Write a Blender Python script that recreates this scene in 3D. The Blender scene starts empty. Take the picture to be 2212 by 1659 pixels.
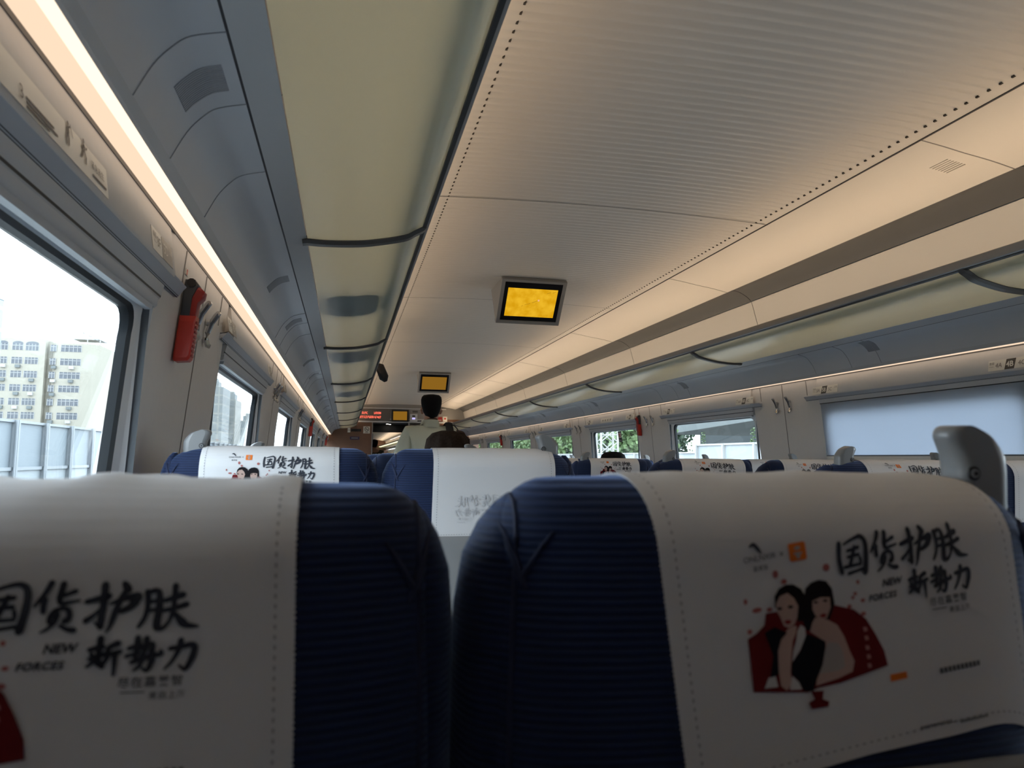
import bpy, bmesh, math, random, json
from mathutils import Vector, Matrix
random.seed(7)
PI = math.pi
SC = bpy.context.scene
# brightness of the lamps, screens, sky and the exposure
EXPO = 0.4
SKY = 5.5
LAMP = 13.5
DIFF = 1.12
SCR = 0.8
COL = SC.collection

# ------------------------------------------------------------------ camera, sky, exposure
EYE = 1.22            # height of the phone above the floor
CX = -1.10            # the phone is 1.10 m left of the middle of the car
FPX = 1560.0
def _cam():
    Y = Vector((746 - 1106, 987 - 829.5, FPX)).normalized()          # forward direction of the car seen by the camera
    r = math.radians(1.7)
    up = Vector((math.sin(r), -math.cos(r), 0)); up = (up - up.dot(Y) * Y).normalized()
    X = Y.cross(up)
    if X.x < 0: X = -X
    right = Vector((X.x, Y.x, up.x)); down = Vector((X.y, Y.y, up.y)); fwd = Vector((X.z, Y.z, up.z))
    m = Matrix((right, -down, -fwd)).transposed().to_4x4()
    m.translation = Vector((CX, 0, EYE))
    cd = bpy.data.cameras.new('camera'); cd.sensor_width = 36; cd.lens = FPX / 2212 * 36
    cd.clip_start = .02; cd.clip_end = 2000
    cd.dof.use_dof = True; cd.dof.focus_distance = 3.2; cd.dof.aperture_fstop = 9.5
    c = bpy.data.objects.new('camera', cd); COL.objects.link(c); c.matrix_world = m
    SC.camera = c
_cam()
SC.view_settings.view_transform = 'Standard'; SC.view_settings.look = 'None'
SC.view_settings.gamma = 1; SC.view_settings.use_curve_mapping = False
SC.view_settings.exposure = EXPO
SC.cycles.use_denoising = True
SC.cycles.max_bounces = 7; SC.cycles.diffuse_bounces = 5; SC.cycles.transparent_max_bounces = 12
SC.cycles.sample_clamp_indirect = 6
SC.cycles.caustics_reflective = False; SC.cycles.caustics_refractive = False
w = bpy.data.worlds.new('overcast_sky'); SC.world = w; w.use_nodes = True
nt = w.node_tree; bg = nt.nodes['Background']
tc = nt.nodes.new('ShaderNodeTexCoord'); sx = nt.nodes.new('ShaderNodeSeparateXYZ'); cr = nt.nodes.new('ShaderNodeValToRGB')
nt.links.new(tc.outputs['Generated'], sx.inputs[0]); nt.links.new(sx.outputs['Z'], cr.inputs[0]); nt.links.new(cr.outputs[0], bg.inputs[0])
cr.color_ramp.elements[0].position = 0.0; cr.color_ramp.elements[0].color = (.80, .90, 1, 1)
cr.color_ramp.elements[1].position = .6; cr.color_ramp.elements[1].color = (.74, .87, 1, 1)
bg.inputs['Strength'].default_value = SKY

# ------------------------------------------------------------------ helpers
def mat(name, col, rough=.5, metal=0, spec=.5, emit=None, es=1, bump=None, noise=0, nscale=40):
    m = bpy.data.materials.new(name); m.use_nodes = True
    n = m.node_tree; b = n.nodes['Principled BSDF']
    b.inputs['Base Color'].default_value = (*col, 1); b.inputs['Roughness'].default_value = rough
    b.inputs['Metallic'].default_value = metal; b.inputs['Specular IOR Level'].default_value = spec
    if emit: b.inputs['Emission Color'].default_value = (*emit, 1); b.inputs['Emission Strength'].default_value = es
    if noise or bump:
        t = n.nodes.new('ShaderNodeTexCoord'); x = n.nodes.new('ShaderNodeTexNoise'); x.inputs['Scale'].default_value = nscale
        x.inputs['Detail'].default_value = 4
        n.links.new(t.outputs['Object'], x.inputs['Vector'])
        if noise:
            mx = n.nodes.new('ShaderNodeMix'); mx.data_type = 'RGBA'
            mx.inputs[6].default_value = (*[c * (1 - noise) for c in col], 1); mx.inputs[7].default_value = (*[min(1, c * (1 + noise)) for c in col], 1)
            n.links.new(x.outputs['Fac'], mx.inputs[0]); n.links.new(mx.outputs[2], b.inputs['Base Color'])
        if bump:
            bp = n.nodes.new('ShaderNodeBump'); bp.inputs['Strength'].default_value = bump; bp.inputs['Distance'].default_value = .002
            n.links.new(x.outputs['Fac'], bp.inputs['Height']); n.links.new(bp.outputs[0], b.inputs['Normal'])
    return m
def emitm(name, col, s):
    m = bpy.data.materials.new(name); m.use_nodes = True; n = m.node_tree; n.nodes.clear()
    e = n.nodes.new('ShaderNodeEmission'); o = n.nodes.new('ShaderNodeOutputMaterial')
    e.inputs[0].default_value = (*col, 1); e.inputs[1].default_value = s; n.links.new(e.outputs[0], o.inputs[0]); return m

class B:
    """collects faces, then links them as one mesh object"""
    def __init__(s): s.v = []; s.f = []; s.mi = []; s.ms = []
    def m(s, mt):
        if mt not in s.ms: s.ms.append(mt)
        return s.ms.index(mt)
    def add(s, vs, fs, mt):
        o = len(s.v); k = s.m(mt); s.v += [tuple(p) for p in vs]
        for f in fs: s.f.append([i + o for i in f]); s.mi.append(k)
        return s
    def box(s, x0, x1, y0, y1, z0, z1, mt):
        return s.add([(x, y, z) for x in (x0, x1) for y in (y0, y1) for z in (z0, z1)],
                     [(0, 1, 3, 2), (4, 6, 7, 5), (0, 4, 5, 1), (2, 3, 7, 6), (0, 2, 6, 4), (1, 5, 7, 3)], mt)
    def obox(s, o, a, b, c, mt):
        """box from corner o along the three edge vectors"""
        o, a, b, c = map(Vector, (o, a, b, c))
        return s.add([o + a * i + b * j + c * k for i in (0, 1) for j in (0, 1) for k in (0, 1)],
                     [(0, 1, 3, 2), (4, 6, 7, 5), (0, 4, 5, 1), (2, 3, 7, 6), (0, 2, 6, 4), (1, 5, 7, 3)], mt)
    def prism(s, pts, y0, y1, mt, ys=None, smoothcap=True):
        """closed (x,z) outline pushed along y"""
        n = len(pts); ys = ys or [y0, y1]; vs = [(p[0], y, p[1]) for y in ys for p in pts]; fs = []
        for k in range(len(ys) - 1):
            for i in range(n): j = (i + 1) % n; fs.append((k * n + i, k * n + j, (k + 1) * n + j, (k + 1) * n + i))
        fs.append(tuple(range(n))[::-1]); fs.append(tuple((len(ys) - 1) * n + i for i in range(n)))
        return s.add(vs, fs, mt)
    def grid(s, rows, mt, closed=False):
        n = len(rows[0]); vs = [p for r in rows for p in r]; fs = []
        for k in range(len(rows) - 1):
            for i in range(n if closed else n - 1):
                j = (i + 1) % n; fs.append((k * n + i, k * n + j, (k + 1) * n + j, (k + 1) * n + i))
        return s.add(vs, fs, mt)
    def tube(s, pts, r, mt, seg=8, flat=None):
        """tube along pts; r a number or one per point; flat = (sx, sy) squash"""
        P = [Vector(p) for p in pts]; rr = r if isinstance(r, (list, tuple)) else [r] * len(P); rows = []
        for i, p in enumerate(P):
            t = (P[min(i + 1, len(P) - 1)] - P[max(i - 1, 0)]).normalized()
            u = t.cross(Vector((0, 0, 1)))
            if u.length < .05: u = t.cross(Vector((1, 0, 0)))
            u.normalize(); q = t.cross(u).normalized(); a, b = flat or (1, 1)
            rows.append([p + (u * math.cos(2 * PI * k / seg) * a + q * math.sin(2 * PI * k / seg) * b) * rr[i] for k in range(seg)])
        s.grid(rows, mt, True); n = len(rows) * seg; o = len(s.v) - n; k = s.m(mt)
        s.f.append([o + i for i in range(seg)][::-1]); s.mi.append(k); s.f.append([o + n - seg + i for i in range(seg)]); s.mi.append(k)
        return s
    def ball(s, c, r, mt, nu=16, nv=10):
        r = r if isinstance(r, (tuple, list)) else (r, r, r)
        rows = [[(c[0] + r[0] * math.sin(PI * (i + .02) / (nv + .04)) * math.cos(2 * PI * k / nu), c[1] + r[1] * math.sin(PI * (i + .02) / (nv + .04)) * math.sin(2 * PI * k / nu),
                  c[2] + r[2] * math.cos(PI * i / nv)) for k in range(nu)] for i in range(nv + 1)]
        return s.grid(rows, mt, True)
    def cyl(s, c, r, axis, h, mt, seg=20):
        a = Vector(axis).normalized() * h; return s.tube([Vector(c), Vector(c) + a], r, mt, seg)
    def mesh(s, name, smooth=True, ang=40):
        me = bpy.data.meshes.new(name); me.from_pydata(s.v, [], s.f)
        for mt in s.ms: me.materials.append(mt)
        me.polygons.foreach_set('material_index', s.mi)
        bm = bmesh.new(); bm.from_mesh(me); bmesh.ops.recalc_face_normals(bm, faces=bm.faces)
        if smooth:
            for f in bm.faces: f.smooth = True
            for e in bm.edges:
                if len(e.link_faces) == 2 and e.calc_face_angle(0) > math.radians(ang): e.smooth = False
        bm.to_mesh(me); bm.free(); me.update(); return me
    def obj(s, name, parent=None, smooth=True, ang=40, **k):
        o = bpy.data.objects.new(name, s.mesh(name, smooth, ang)); COL.objects.link(o); o.parent = parent
        return tag(o, **k)
def tag(o, label=None, cat=None, group=None, kind=None):
    if label: o['label'] = label
    if cat: o['category'] = cat
    if group: o['group'] = group
    if kind: o['kind'] = kind
    return o
def thing(name, label=None, cat=None, loc=(0, 0, 0), rz=0, group=None, kind=None):
    o = bpy.data.objects.new(name, None); COL.objects.link(o); o.location = loc; o.rotation_euler = (0, 0, rz); o.empty_display_size = .1
    return tag(o, label, cat, group, kind)
def dup(o, loc=None, rz=None, label=None, group=None, parent=None):
    c = o.copy(); COL.objects.link(c); c.parent = parent
    if loc is not None: c.location = loc
    if rz is not None: c.rotation_euler = (0, 0, rz)
    if label: c['label'] = label
    if group: c['group'] = group
    for ch in list(o.children): dup(ch, parent=c)
    return c
def text_mesh(s, size=1.0, shear=0, bold=0, align='LEFT', sp=1.0):
    """lettering as flat triangles (x right, y up)"""
    cu = bpy.data.curves.new('lettering', 'FONT'); cu.body = s; cu.size = size; cu.shear = shear; cu.offset = bold; cu.align_x = align
    cu.space_character = sp; cu.resolution_u = 3
    o = bpy.data.objects.new('lettering', cu); COL.objects.link(o)
    dg = bpy.context.evaluated_depsgraph_get(); dg.update()
    me = bpy.data.meshes.new_from_object(o.evaluated_get(dg)); vs = [(v.co.x, v.co.y) for v in me.vertices]; fs = [tuple(p.vertices) for p in me.polygons]
    bpy.data.objects.remove(o); bpy.data.curves.remove(cu); bpy.data.meshes.remove(me)
    return vs, fs
def H(half, Z): return (half, EYE + Z)

# ------------------------------------------------------------------ materials
M = {}
M['ceil'] = mat('warm_white_ceiling_panel', (.68, .65, .60), .45, noise=.02, nscale=3)
M['wallp'] = mat('warm_grey_wall_panel', (.66, .64, .62), .45, bump=.15, noise=.03, nscale=60)
M['seam'] = mat('dark_joint', (.03, .03, .035), .6)
M['seamgrey'] = mat('grey_joint', (.22, .21, .20), .6); M['seampale'] = mat('pale_joint', (.38, .39, .41), .6)
M['slot'] = mat('dark_slot', (.04, .035, .03), .7)
M['under'] = mat('grey_rack_underside', (.60, .62, .65), .35, noise=.03, nscale=6)
M['ledge'] = mat('light_grey_plastic', (.55, .56, .57), .4)
M['band'] = mat('dark_grey_profile', (.11, .11, .11), .5)
M['rail'] = mat('aluminium_rail', (.30, .30, .30), .35, .5); M['grille'] = mat('grey_grille', (.38, .39, .41), .5); M['grillel'] = mat('pale_grille', (.42, .39, .35), .5)
M['bracket'] = mat('dark_grey_bracket', (.11, .11, .11), .4, .2)
M['rubber'] = mat('black_rubber_seal', (.012, .016, .02), .45)
M['frame'] = mat('white_window_frame', (.76, .79, .82), .4)
M['channel'] = mat('blind_channel_and_gap_shadow', (.13, .15, .17), .5)
M['header'] = mat('grey_blind_box', (.46, .49, .53), .4)
M['steel'] = mat('chrome', (.6, .6, .6), .18, 1)
M['wood'] = mat('brown_wood_laminate', (.17, .085, .05), .4, noise=.12, nscale=14)
M['dark'] = mat('dark_grey_metal', (.045, .048, .055), .4); M['board'] = mat('grey_display_board', (.13, .12, .11), .4)
M['black'] = mat('black_plastic', (.008, .008, .01), .3)
M['red'] = mat('red_plastic', (.52, .035, .02), .35)
M['redd'] = mat('dark_red_plastic', (.30, .012, .008), .4)
M['floor'] = mat('grey_floor', (.16, .165, .18), .5, noise=.1, nscale=50)
M['white'] = mat('white_plastic', (.7, .7, .7), .4)
M['navy'] = mat('navy_ink', (.028, .033, .048), .8)
M['ink'] = mat('grey_ink', (.10, .10, .105), .7)
M['inkp'] = mat('grey_brown_sticker_ink', (.20, .18, .165), .7)
M['plate'] = mat('pale_sticker', (.70, .68, .62), .4)
M['plateg'] = mat('grey_sticker', (.30, .28, .25), .4)
M['plated'] = mat('dark_sticker', (.07, .065, .06), .4)
M['lamp'] = emitm('warm_strip_lamp', (1, .73, .48), LAMP)
M['diff'] = emitm('warm_light_diffuser', (1, .80, .60), DIFF); M['diff2'] = emitm('warm_light_diffuser_outer', (1, .74, .53), DIFF * .70)

def schlick(n):
    l = n.nodes.new('ShaderNodeLayerWeight'); p = n.nodes.new('ShaderNodeMath'); p.operation = 'POWER'; p.inputs[1].default_value = 5
    a = n.nodes.new('ShaderNodeMath'); a.operation = 'MULTIPLY_ADD'; a.inputs[1].default_value = .55; a.inputs[2].default_value = .025
    n.links.new(l.outputs['Facing'], p.inputs[0]); n.links.new(p.outputs[0], a.inputs[0]); return a
def glassy(name, tint, gl=.08, trans=0):
    m = bpy.data.materials.new(name); m.use_nodes = True; n = m.node_tree; n.nodes.clear()
    t = n.nodes.new('ShaderNodeBsdfTransparent'); t.inputs[0].default_value = (*tint, 1)
    g = n.nodes.new('ShaderNodeBsdfGlossy'); g.inputs['Roughness'].default_value = .03
    f = schlick(n)
    x = n.nodes.new('ShaderNodeMixShader'); o = n.nodes.new('ShaderNodeOutputMaterial')
    n.links.new(f.outputs[0], x.inputs[0]); n.links.new(t.outputs[0], x.inputs[1]); n.links.new(g.outputs[0], x.inputs[2]); n.links.new(x.outputs[0], o.inputs[0])
    return m
M['glass'] = glassy('window_glass', (.97, .985, .98))
def frosted(name, col, tr, mixd=.5, rough=.25):
    m = bpy.data.materials.new(name); m.use_nodes = True; n = m.node_tree; n.nodes.clear()
    d = n.nodes.new('ShaderNodeBsdfDiffuse'); d.inputs[0].default_value = (*col, 1)
    t = n.nodes.new('ShaderNodeBsdfTranslucent'); t.inputs[0].default_value = (*tr, 1)
    g = n.nodes.new('ShaderNodeBsdfGlossy'); g.inputs['Roughness'].default_value = rough; g.inputs[0].default_value = (.9, .9, .9, 1)
    f = schlick(n)
    a = n.nodes.new('ShaderNodeMixShader'); a.inputs[0].default_value = mixd; b = n.nodes.new('ShaderNodeMixShader'); o = n.nodes.new('ShaderNodeOutputMaterial')
    n.links.new(d.outputs[0], a.inputs[1]); n.links.new(t.outputs[0], a.inputs[2]); n.links.new(f.outputs[0], b.inputs[0])
    n.links.new(a.outputs[0], b.inputs[1]); n.links.new(g.outputs[0], b.inputs[2]); n.links.new(b.outputs[0], o.inputs[0]); return m
M['rack'] = frosted('frosted_green_glass', (.64, .70, .62), (.84, .93, .86), .80)
M['blind'] = frosted('blue_grey_roller_blind', (.50, .53, .57), (.56, .60, .66), .6, .6)

# seat fabric: navy with fine horizontal ribs
def fabric():
    m = mat('navy_ribbed_fabric', (.022, .045, .135), .75, spec=.25); n = m.node_tree; b = n.nodes['Principled BSDF']
    b.inputs['Sheen Weight'].default_value = .6; b.inputs['Sheen Roughness'].default_value = .4; b.inputs['Sheen Tint'].default_value = (.35, .5, .9, 1)
    t = n.nodes.new('ShaderNodeTexCoord'); w = n.nodes.new('ShaderNodeTexWave'); w.bands_direction = 'Z'
    w.inputs['Scale'].default_value = 1 / .0066 / 20 * 1.0 * PI * 2 / PI; w.inputs['Distortion'].default_value = .6; w.inputs['Detail'].default_value = 1
    w.inputs['Scale'].default_value = 66
    x = n.nodes.new('ShaderNodeTexNoise'); x.inputs['Scale'].default_value = 900
    ad = n.nodes.new('ShaderNodeMath'); ad.operation = 'MULTIPLY_ADD'; ad.inputs[1].default_value = .25
    bp = n.nodes.new('ShaderNodeBump'); bp.inputs['Strength'].default_value = .5; bp.inputs['Distance'].default_value = .0011
    mx = n.nodes.new('ShaderNodeMix'); mx.data_type = 'RGBA'; mx.inputs[6].default_value = (.006, .013, .042, 1); mx.inputs[7].default_value = (.011, .023, .070, 1)
    n.links.new(t.outputs['Object'], w.inputs['Vector']); n.links.new(t.outputs['Object'], x.inputs['Vector'])
    n.links.new(x.outputs['Fac'], ad.inputs[0]); n.links.new(w.outputs['Fac'], ad.inputs[2]); n.links.new(ad.outputs[0], bp.inputs['Height'])
    n.links.new(w.outputs['Fac'], mx.inputs[0]); n.links.new(mx.outputs[2], b.inputs['Base Color']); n.links.new(bp.outputs[0], b.inputs['Normal'])
    return m
M['fabric'] = fabric()
M['piping'] = mat('dark_navy_piping', (.010, .018, .055), .8)
M['cloth'] = mat('white_headrest_cloth', (.69, .69, .70), .85, spec=.2, bump=.25, noise=.02, nscale=30)
M['ghost'] = mat('faint_show_through_ink', (.60, .60, .615), .85)
M['stitch'] = mat('grey_stitches', (.34, .34, .36), .9)
M['shell'] = mat('grey_seat_shell', (.22, .225, .23), .45, noise=.04)
M['grip'] = mat('grey_satin_plastic', (.20, .205, .21), .32, spec=.6)
M['gripd'] = mat('black_recess', (.03, .03, .032), .4)
for k, c in dict(fan=(.15, .012, .014), hair=(.012, .010, .012), skin=(.52, .36, .31), white=(.60, .58, .58), lace=(.42, .38, .36), dress=(.008, .009, .014),
                 lips=(.26, .03, .03), flower=(.42, .14, .13), orange=(.80, .20, .035), pink=(.5, .22, .2)).items():
    M['p_' + k] = mat('printed_' + k, c, .85, spec=.15)
# ------------------------------------------------------------------ the shell of the car
Y0, Y1 = -2.6, 15.2
PC = [1.90 + 1.96 * k for k in range(-2, 8)]            # pillar centres
def arch(x): return 1.08 + .02 * (1 - (x / .765) ** 2)
def build_ceiling():
    b = B(); pitch = .04; ys = []; y = Y0
    while y < Y1: ys.append(y); y += pitch / 5
    ys.append(Y1)
    xs = [-.765, -.715, -.709] + [-.6 + .15 * i for i in range(9)] + [.709, .715, .765]
    rows = []
    for y in ys:
        ph = (y / pitch) % 1; d = -.006 * (max(0, math.cos(2 * PI * (ph - .5)))) ** 1.5
        rows.append([(x, y, EYE + arch(x) + (0 if abs(x) > .712 else -d)) for x in xs])
    b.grid(rows, M['ceil'])
    b.add([(x, y, EYE + 1.2) for y in (Y0, Y1) for x in (-.765, .765)], [(0, 1, 3, 2)], M['ceil'])
    for x in (-.765, .765): b.add([(x, Y0, EYE + 1.08), (x, Y1, EYE + 1.08), (x, Y1, EYE + 1.2), (x, Y0, EYE + 1.2)], [(0, 1, 2, 3)], M['ceil'])
    y = math.ceil(Y0 / pitch) * pitch + pitch / 2
    while y < Y1 - .05:
        for sx in (-1, 1):
            x = sx * .713; b.box(x - .003, x + .003, y - .005, y + .005, EYE + arch(x) - .0012, EYE + arch(x) + .004, M['slot'])
        y += pitch
    c = b.obj('ceiling', kind='structure')
    for k in range(-2, 7):
        y = 2.9 + 1.96 * k
        s = B(); s.grid([[(x, yy, EYE + arch(x) - .0015) for x in [-.76 + .152 * i for i in range(11)]] for yy in (y - .0035, y + .0035)], M['seamgrey'])
        s.grid([[(x, yy, EYE + arch(x) + .006) for x in [-.76 + .152 * i for i in range(11)]] for yy in (y - .0035, y + .0035)], M['seamgrey'])
        s.obj('panel_joint', c)
build_ceiling()
def strip(b, pts, y0, y1, mt, th=.012, sx=1, n=1):
    """sheet with thickness: profile pts (half, Z) pushed along y; thickness grows away from the cabin"""
    P = [Vector((sx * p[0], EYE + p[1])) for p in pts]; N = []
    for i in range(len(P)):
        t = P[min(i + 1, len(P) - 1)] - P[max(i - 1, 0)]; nn = Vector((-t.y, t.x)).normalized()
        c = Vector((0, EYE)) - P[i]
        if nn.dot(c) > 0: nn = -nn
        N.append(nn)
    out = [P[i] + N[i] * th for i in range(len(P))]
    b.prism([tuple(p) for p in P] + [tuple(p) for p in out[::-1]], y0, y1, mt)
def smooth_pts(pts, n=4):
    out = []
    for i in range(len(pts) - 1):
        p0 = pts[max(i - 1, 0)]; p1 = pts[i]; p2 = pts[i + 1]; p3 = pts[min(i + 2, len(pts) - 1)]
        for k in range(n):
            t = k / n
            out.append(tuple(.5 * ((2 * p1[j]) + (-p0[j] + p2[j]) * t + (2 * p0[j] - 5 * p1[j] + 4 * p2[j] - p3[j]) * t * t + (-p0[j] + 3 * p1[j] - 3 * p2[j] + p3[j]) * t ** 3) for j in range(len(p1))))
    out.append(tuple(pts[-1])); return out
SIDEP = smooth_pts([(.768, 1.079), (.86, 1.066), (.942, 1.052), (1.05, 1.036), (1.150, 1.016)])
BANDP = smooth_pts([(1.153, 1.020), (1.19, 1.030), (1.235, 1.022), (1.285, .995), (1.312, .970)])
FASC = smooth_pts([(1.314, .966), (1.323, .938), (1.334, .895), (1.350, .835), (1.370, .77), (1.388, .69), (1.392, .60)])
for side, sx in (('left', -1), ('right', 1)):
    b = B(); strip(b, SIDEP, Y0, Y1, M['ceil'], .012, sx); strip(b, BANDP, Y0, Y1, M['band'], .012, sx); strip(b, FASC, Y0, Y1, M['ceil'], .012, sx)
    t = b.obj('trim_1' if sx < 0 else 'trim_2', kind='structure')
    j = B(); j.box(sx * .7665 - .0035, sx * .7665 + .0035, Y0, Y1, EYE + 1.0775, EYE + 1.09, M['seam']); j.obj('long_joint', t)
    for k in range(-1, 8):
        y = .02 + 1.96 * k
        s = B()
        for pr, mt in ((SIDEP, M['seamgrey']), (BANDP, M['seam']), (FASC, M['seamgrey'])):
            strip(s, [(p[0] - .001, p[1] - .001) for p in pr], y - .002, y + .002, mt, .004, sx)
        s.obj('panel_joint', t)
    if sx > 0:                     # small outlet grille in the side panel
        g = B()
        for i in range(7):
            x = .93 + .012 * i; z = 1.0545 - .0019 * i; g.box(x, x + .004, 2.04, 2.12, EYE + z - .002, EYE + z, M['grillel'])
        g.obj('outlet_grille', t)
# side walls -------------------------------------------------------
PIL = {-1: .385, 1: .335}         # half width of a pillar between two window openings
def wall(side, sx):
    b = B(); hw = PIL[sx]; wm = M['wallp']
    full = [(1.451, .448), (1.495, 0), (1.50, -.3), (1.50, -1.05), (1.44, -1.22), (1.575, -1.22), (1.567, -.05), (1.515, .30), (1.535, .50), (1.451, .50)]
    for c in PC:
        y0 = c - hw; y1 = c + hw
        if c == PC[0]: y0 = Y0
        if c == PC[-1]: y1 = Y1
        y0, y1 = max(y0, Y0), min(y1, Y1)
        if y1 <= y0: continue
        secs = [(y0, .016), (y0 + .04, 0), (y1 - .04, 0), (y1, .016)]; n = len(full)
        b.grid([[(sx * (p[0] + (q if i in (1, 2, 3) else q * .3 if i == 0 else 0)), y, EYE + p[1]) for i, p in enumerate(full)] for y, q in secs], wm, True)
        for y, q in (secs[0], secs[-1]): b.add([(sx * (p[0] + (q if i in (1, 2, 3) else q * .3 if i == 0 else 0)), y, EYE + p[1]) for i, p in enumerate(full)], [tuple(range(n))], wm)
    for i in range(len(PC) - 1):
        y0, y1 = PC[i] + hw, PC[i + 1] - hw
        if y0 >= Y1: continue
        y1 = min(y1, Y1); y0 = max(y0, Y0)
        # above the opening: pelmet; below: the dado under the sill
        b.prism([(sx * p[0], EYE + p[1]) for p in [(1.451, .448), (1.438, .357), (1.4405, .352), (1.52, .352), (1.535, .50), (1.451, .50)]], y0, y1, wm)
        b.prism([(sx * p[0], EYE + p[1]) for p in [(1.4965, -.42), (1.50, -1.05), (1.44, -1.22), (1.585, -1.22), (1.585, -.42)]], y0, y1, wm)
    o = b.obj('wall_' + side, kind='structure')
    for c in PC:                    # pelmet runs past the opening by 15 cm each side; joints of the pillar cladding
        if c < -1: continue
        for dy in (0, -.235, .235):
            if c + dy > Y1: continue
            s = B(); x1, x0 = (1.4503, 1.4943) if dy == 0 else (1.4503, 1.4585)
            z0 = 0 if dy == 0 else .365
            q = [(sx * x1, EYE + .447), (sx * x0, EYE + z0)]
            if dy == 0: q.append((sx * 1.4993, EYE - .3)); q.append((sx * 1.4993, EYE - 1.0))
            in_ = [(p[0] - sx * .0006, p[1]) for p in q]; out = [(p[0] + sx * .004, p[1]) for p in q[::-1]]
            s.prism(in_ + out, c + dy - .0025, c + dy + .0025, M['seamgrey']); s.obj('cladding_joint', o)
    return o
WL = wall('left', -1); WR = wall('right', 1)
nwin = 0
def window(sx, y0, y1, shade=0.0, blindz=.30):
    global nwin
    nwin += 1
    w = thing('window_%d' % nwin, kind='structure')
    X = lambda h: sx * h
    fr = B(); y0 += .004; y1 -= .004
    def ring(hs, ya, yb, zt, zb, rad, hs2, ya2, yb2, zt2, zb2, rad2, mt, n=5):
        def loop(ya, yb, zt, zb, r, f):
            pts = []
            for cy, cz, a0 in ((yb - r, zt - r, 0), (ya + r, zt - r, 90), (ya + r, zb + r, 180), (yb - r, zb + r, 270)):
                for k in range(n + 1):
                    a = math.radians(a0 + 90 * k / n); y = cy + r * math.cos(a); z = cz + r * math.sin(a); pts.append((X(f(z)), y, EYE + z))
            return pts
        fr.grid([loop(ya, yb, zt, zb, rad, hs), loop(ya2, yb2, zt2, zb2, rad2, hs2)], mt, True)
    gz = lambda z: 1.555 - .19 * max(0, z) + .0            # plane of the pane
    wz = lambda z: 1.4955 - .098 * max(0, z)
    ti, bi = .305, -.42
    g0, g1 = y0 + .045, y1 - .045
    # dark blind channel on the reveal, then the white reveal, then the frame face, then the rubber seal
    ring(lambda z: wz(z) + .014, y0, y1, ti, bi, .002, lambda z: wz(z) + .028, y0, y1, ti, bi, .002, M['channel'])
    ring(lambda z: wz(z) + .028, y0, y1, ti, bi, .002, lambda z: gz(z) - .012, y0 + .012, y1 - .012, ti - .006, bi + .01, .03, M['frame'])
    ring(lambda z: gz(z) - .012, y0 + .012, y1 - .012, ti - .006, bi + .01, .03, lambda z: gz(z) - .012, g0 - .004, g1 + .004, .278, bi + .04, .05, M['frame'])
    ring(lambda z: gz(z) - .012, g0 - .004, g1 + .004, .278, bi + .04, .05, lambda z: gz(z) - .006, g0 + .002, g1 - .002, .272, bi + .05, .05, M['rubber'])
    ring(lambda z: gz(z) - .006, g0 + .002, g1 - .002, .272, bi + .05, .05, lambda z: gz(z) + .009, g0 + .004, g1 - .004, .270, bi + .055, .05, M['rubber'])
    fr.obj('window_frame', w)
    p = B(); p.obox((X(gz(.27) + .004), g0, EYE + .27), (sx * .004, 0, 0), (0, g1 - g0, 0), (X(gz(0) - gz(.27)), 0, -.27), M['glass'])
    p.obox((X(gz(0) + .004), g0, EYE), (sx * .004, 0, 0), (0, g1 - g0, 0), (0, 0, -.40), M['glass']); p.obj('window_pane', w)
    h = B()         # blind box under the pelmet
    h.prism([(X(a), EYE + z) for a, z in [(1.4385, .356), (1.454, .336), (1.4555, .334), (1.52, .334), (1.52, .352), (1.4405, .353)]], y0 - .11, y1 + .11, M['header'])
    h.prism([(X(a), EYE + z) for a, z in [(1.456, .335), (1.4625, .308), (1.466, .304), (1.50, .304), (1.50, .335)]], y0, y1, M['ledge'])
    h.prism([(X(a), EYE + z) for a, z in [(1.4535, .3365), (1.457, .3325), (1.459, .334), (1.456, .338)]], y0 - .11, y1 + .11, M['rubber'])
    h.prism([(X(a), EYE + z) for a, z in [(1.4615, .312), (1.4622, .308), (1.465, .309), (1.4645, .313)]], y0, y1, M['rubber'])
    h.obj('blind_box', w)
    r = B()
    if shade:
        zb = blindz
        r.prism([(X(a), EYE + z) for a, z in [(1.463 , .31), (1.4925, zb + .012), (1.4945, zb + .012), (1.465, .31)]], y0 + .004, y1 - .004, M['blind'])
        r.prism([(X(a), EYE + z) for a, z in [(1.491, zb + .012), (1.491, zb + .006), (1.497, zb + .006), (1.497, zb + .012)]], y0 + .004, y1 - .004, M['channel'])  # dark strip painted as the gap shadow above the bottom bar
        r.prism([(X(a), EYE + z) for a, z in [(1.487, zb + .006), (1.487, zb - .022), (1.498, zb - .022), (1.498, zb + .006)]], y0 + .004, y1 - .004, M['plate'])
    else:
        r.prism([(X(a), EYE + z) for a, z in [(1.464, .309), (1.466, .291), (1.470, .287), (1.484, .287), (1.488, .291), (1.488, .309)]], y0 + .006, y1 - .006, M['ledge'])
        r.prism([(X(a), EYE + z) for a, z in [(1.468, .287), (1.470, .278), (1.482, .278), (1.484, .287)]], y0 + .03, y1 - .03, M['header'])
    r.obj('roller_blind', w)
    return w
for sx in (-1, 1):
    for i in range(0, len(PC) - 1):
        y0, y1 = PC[i] + PIL[sx], PC[i + 1] - PIL[sx]
        if y0 > Y1 - .3: continue
        sh = 1 if (sx > 0 and abs(y0 - 2.2) < .2) or y1 < 0 else 0
        if y1 > 0: window(sx, y0, min(y1, Y1 - .06), sh, .0145)
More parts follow.
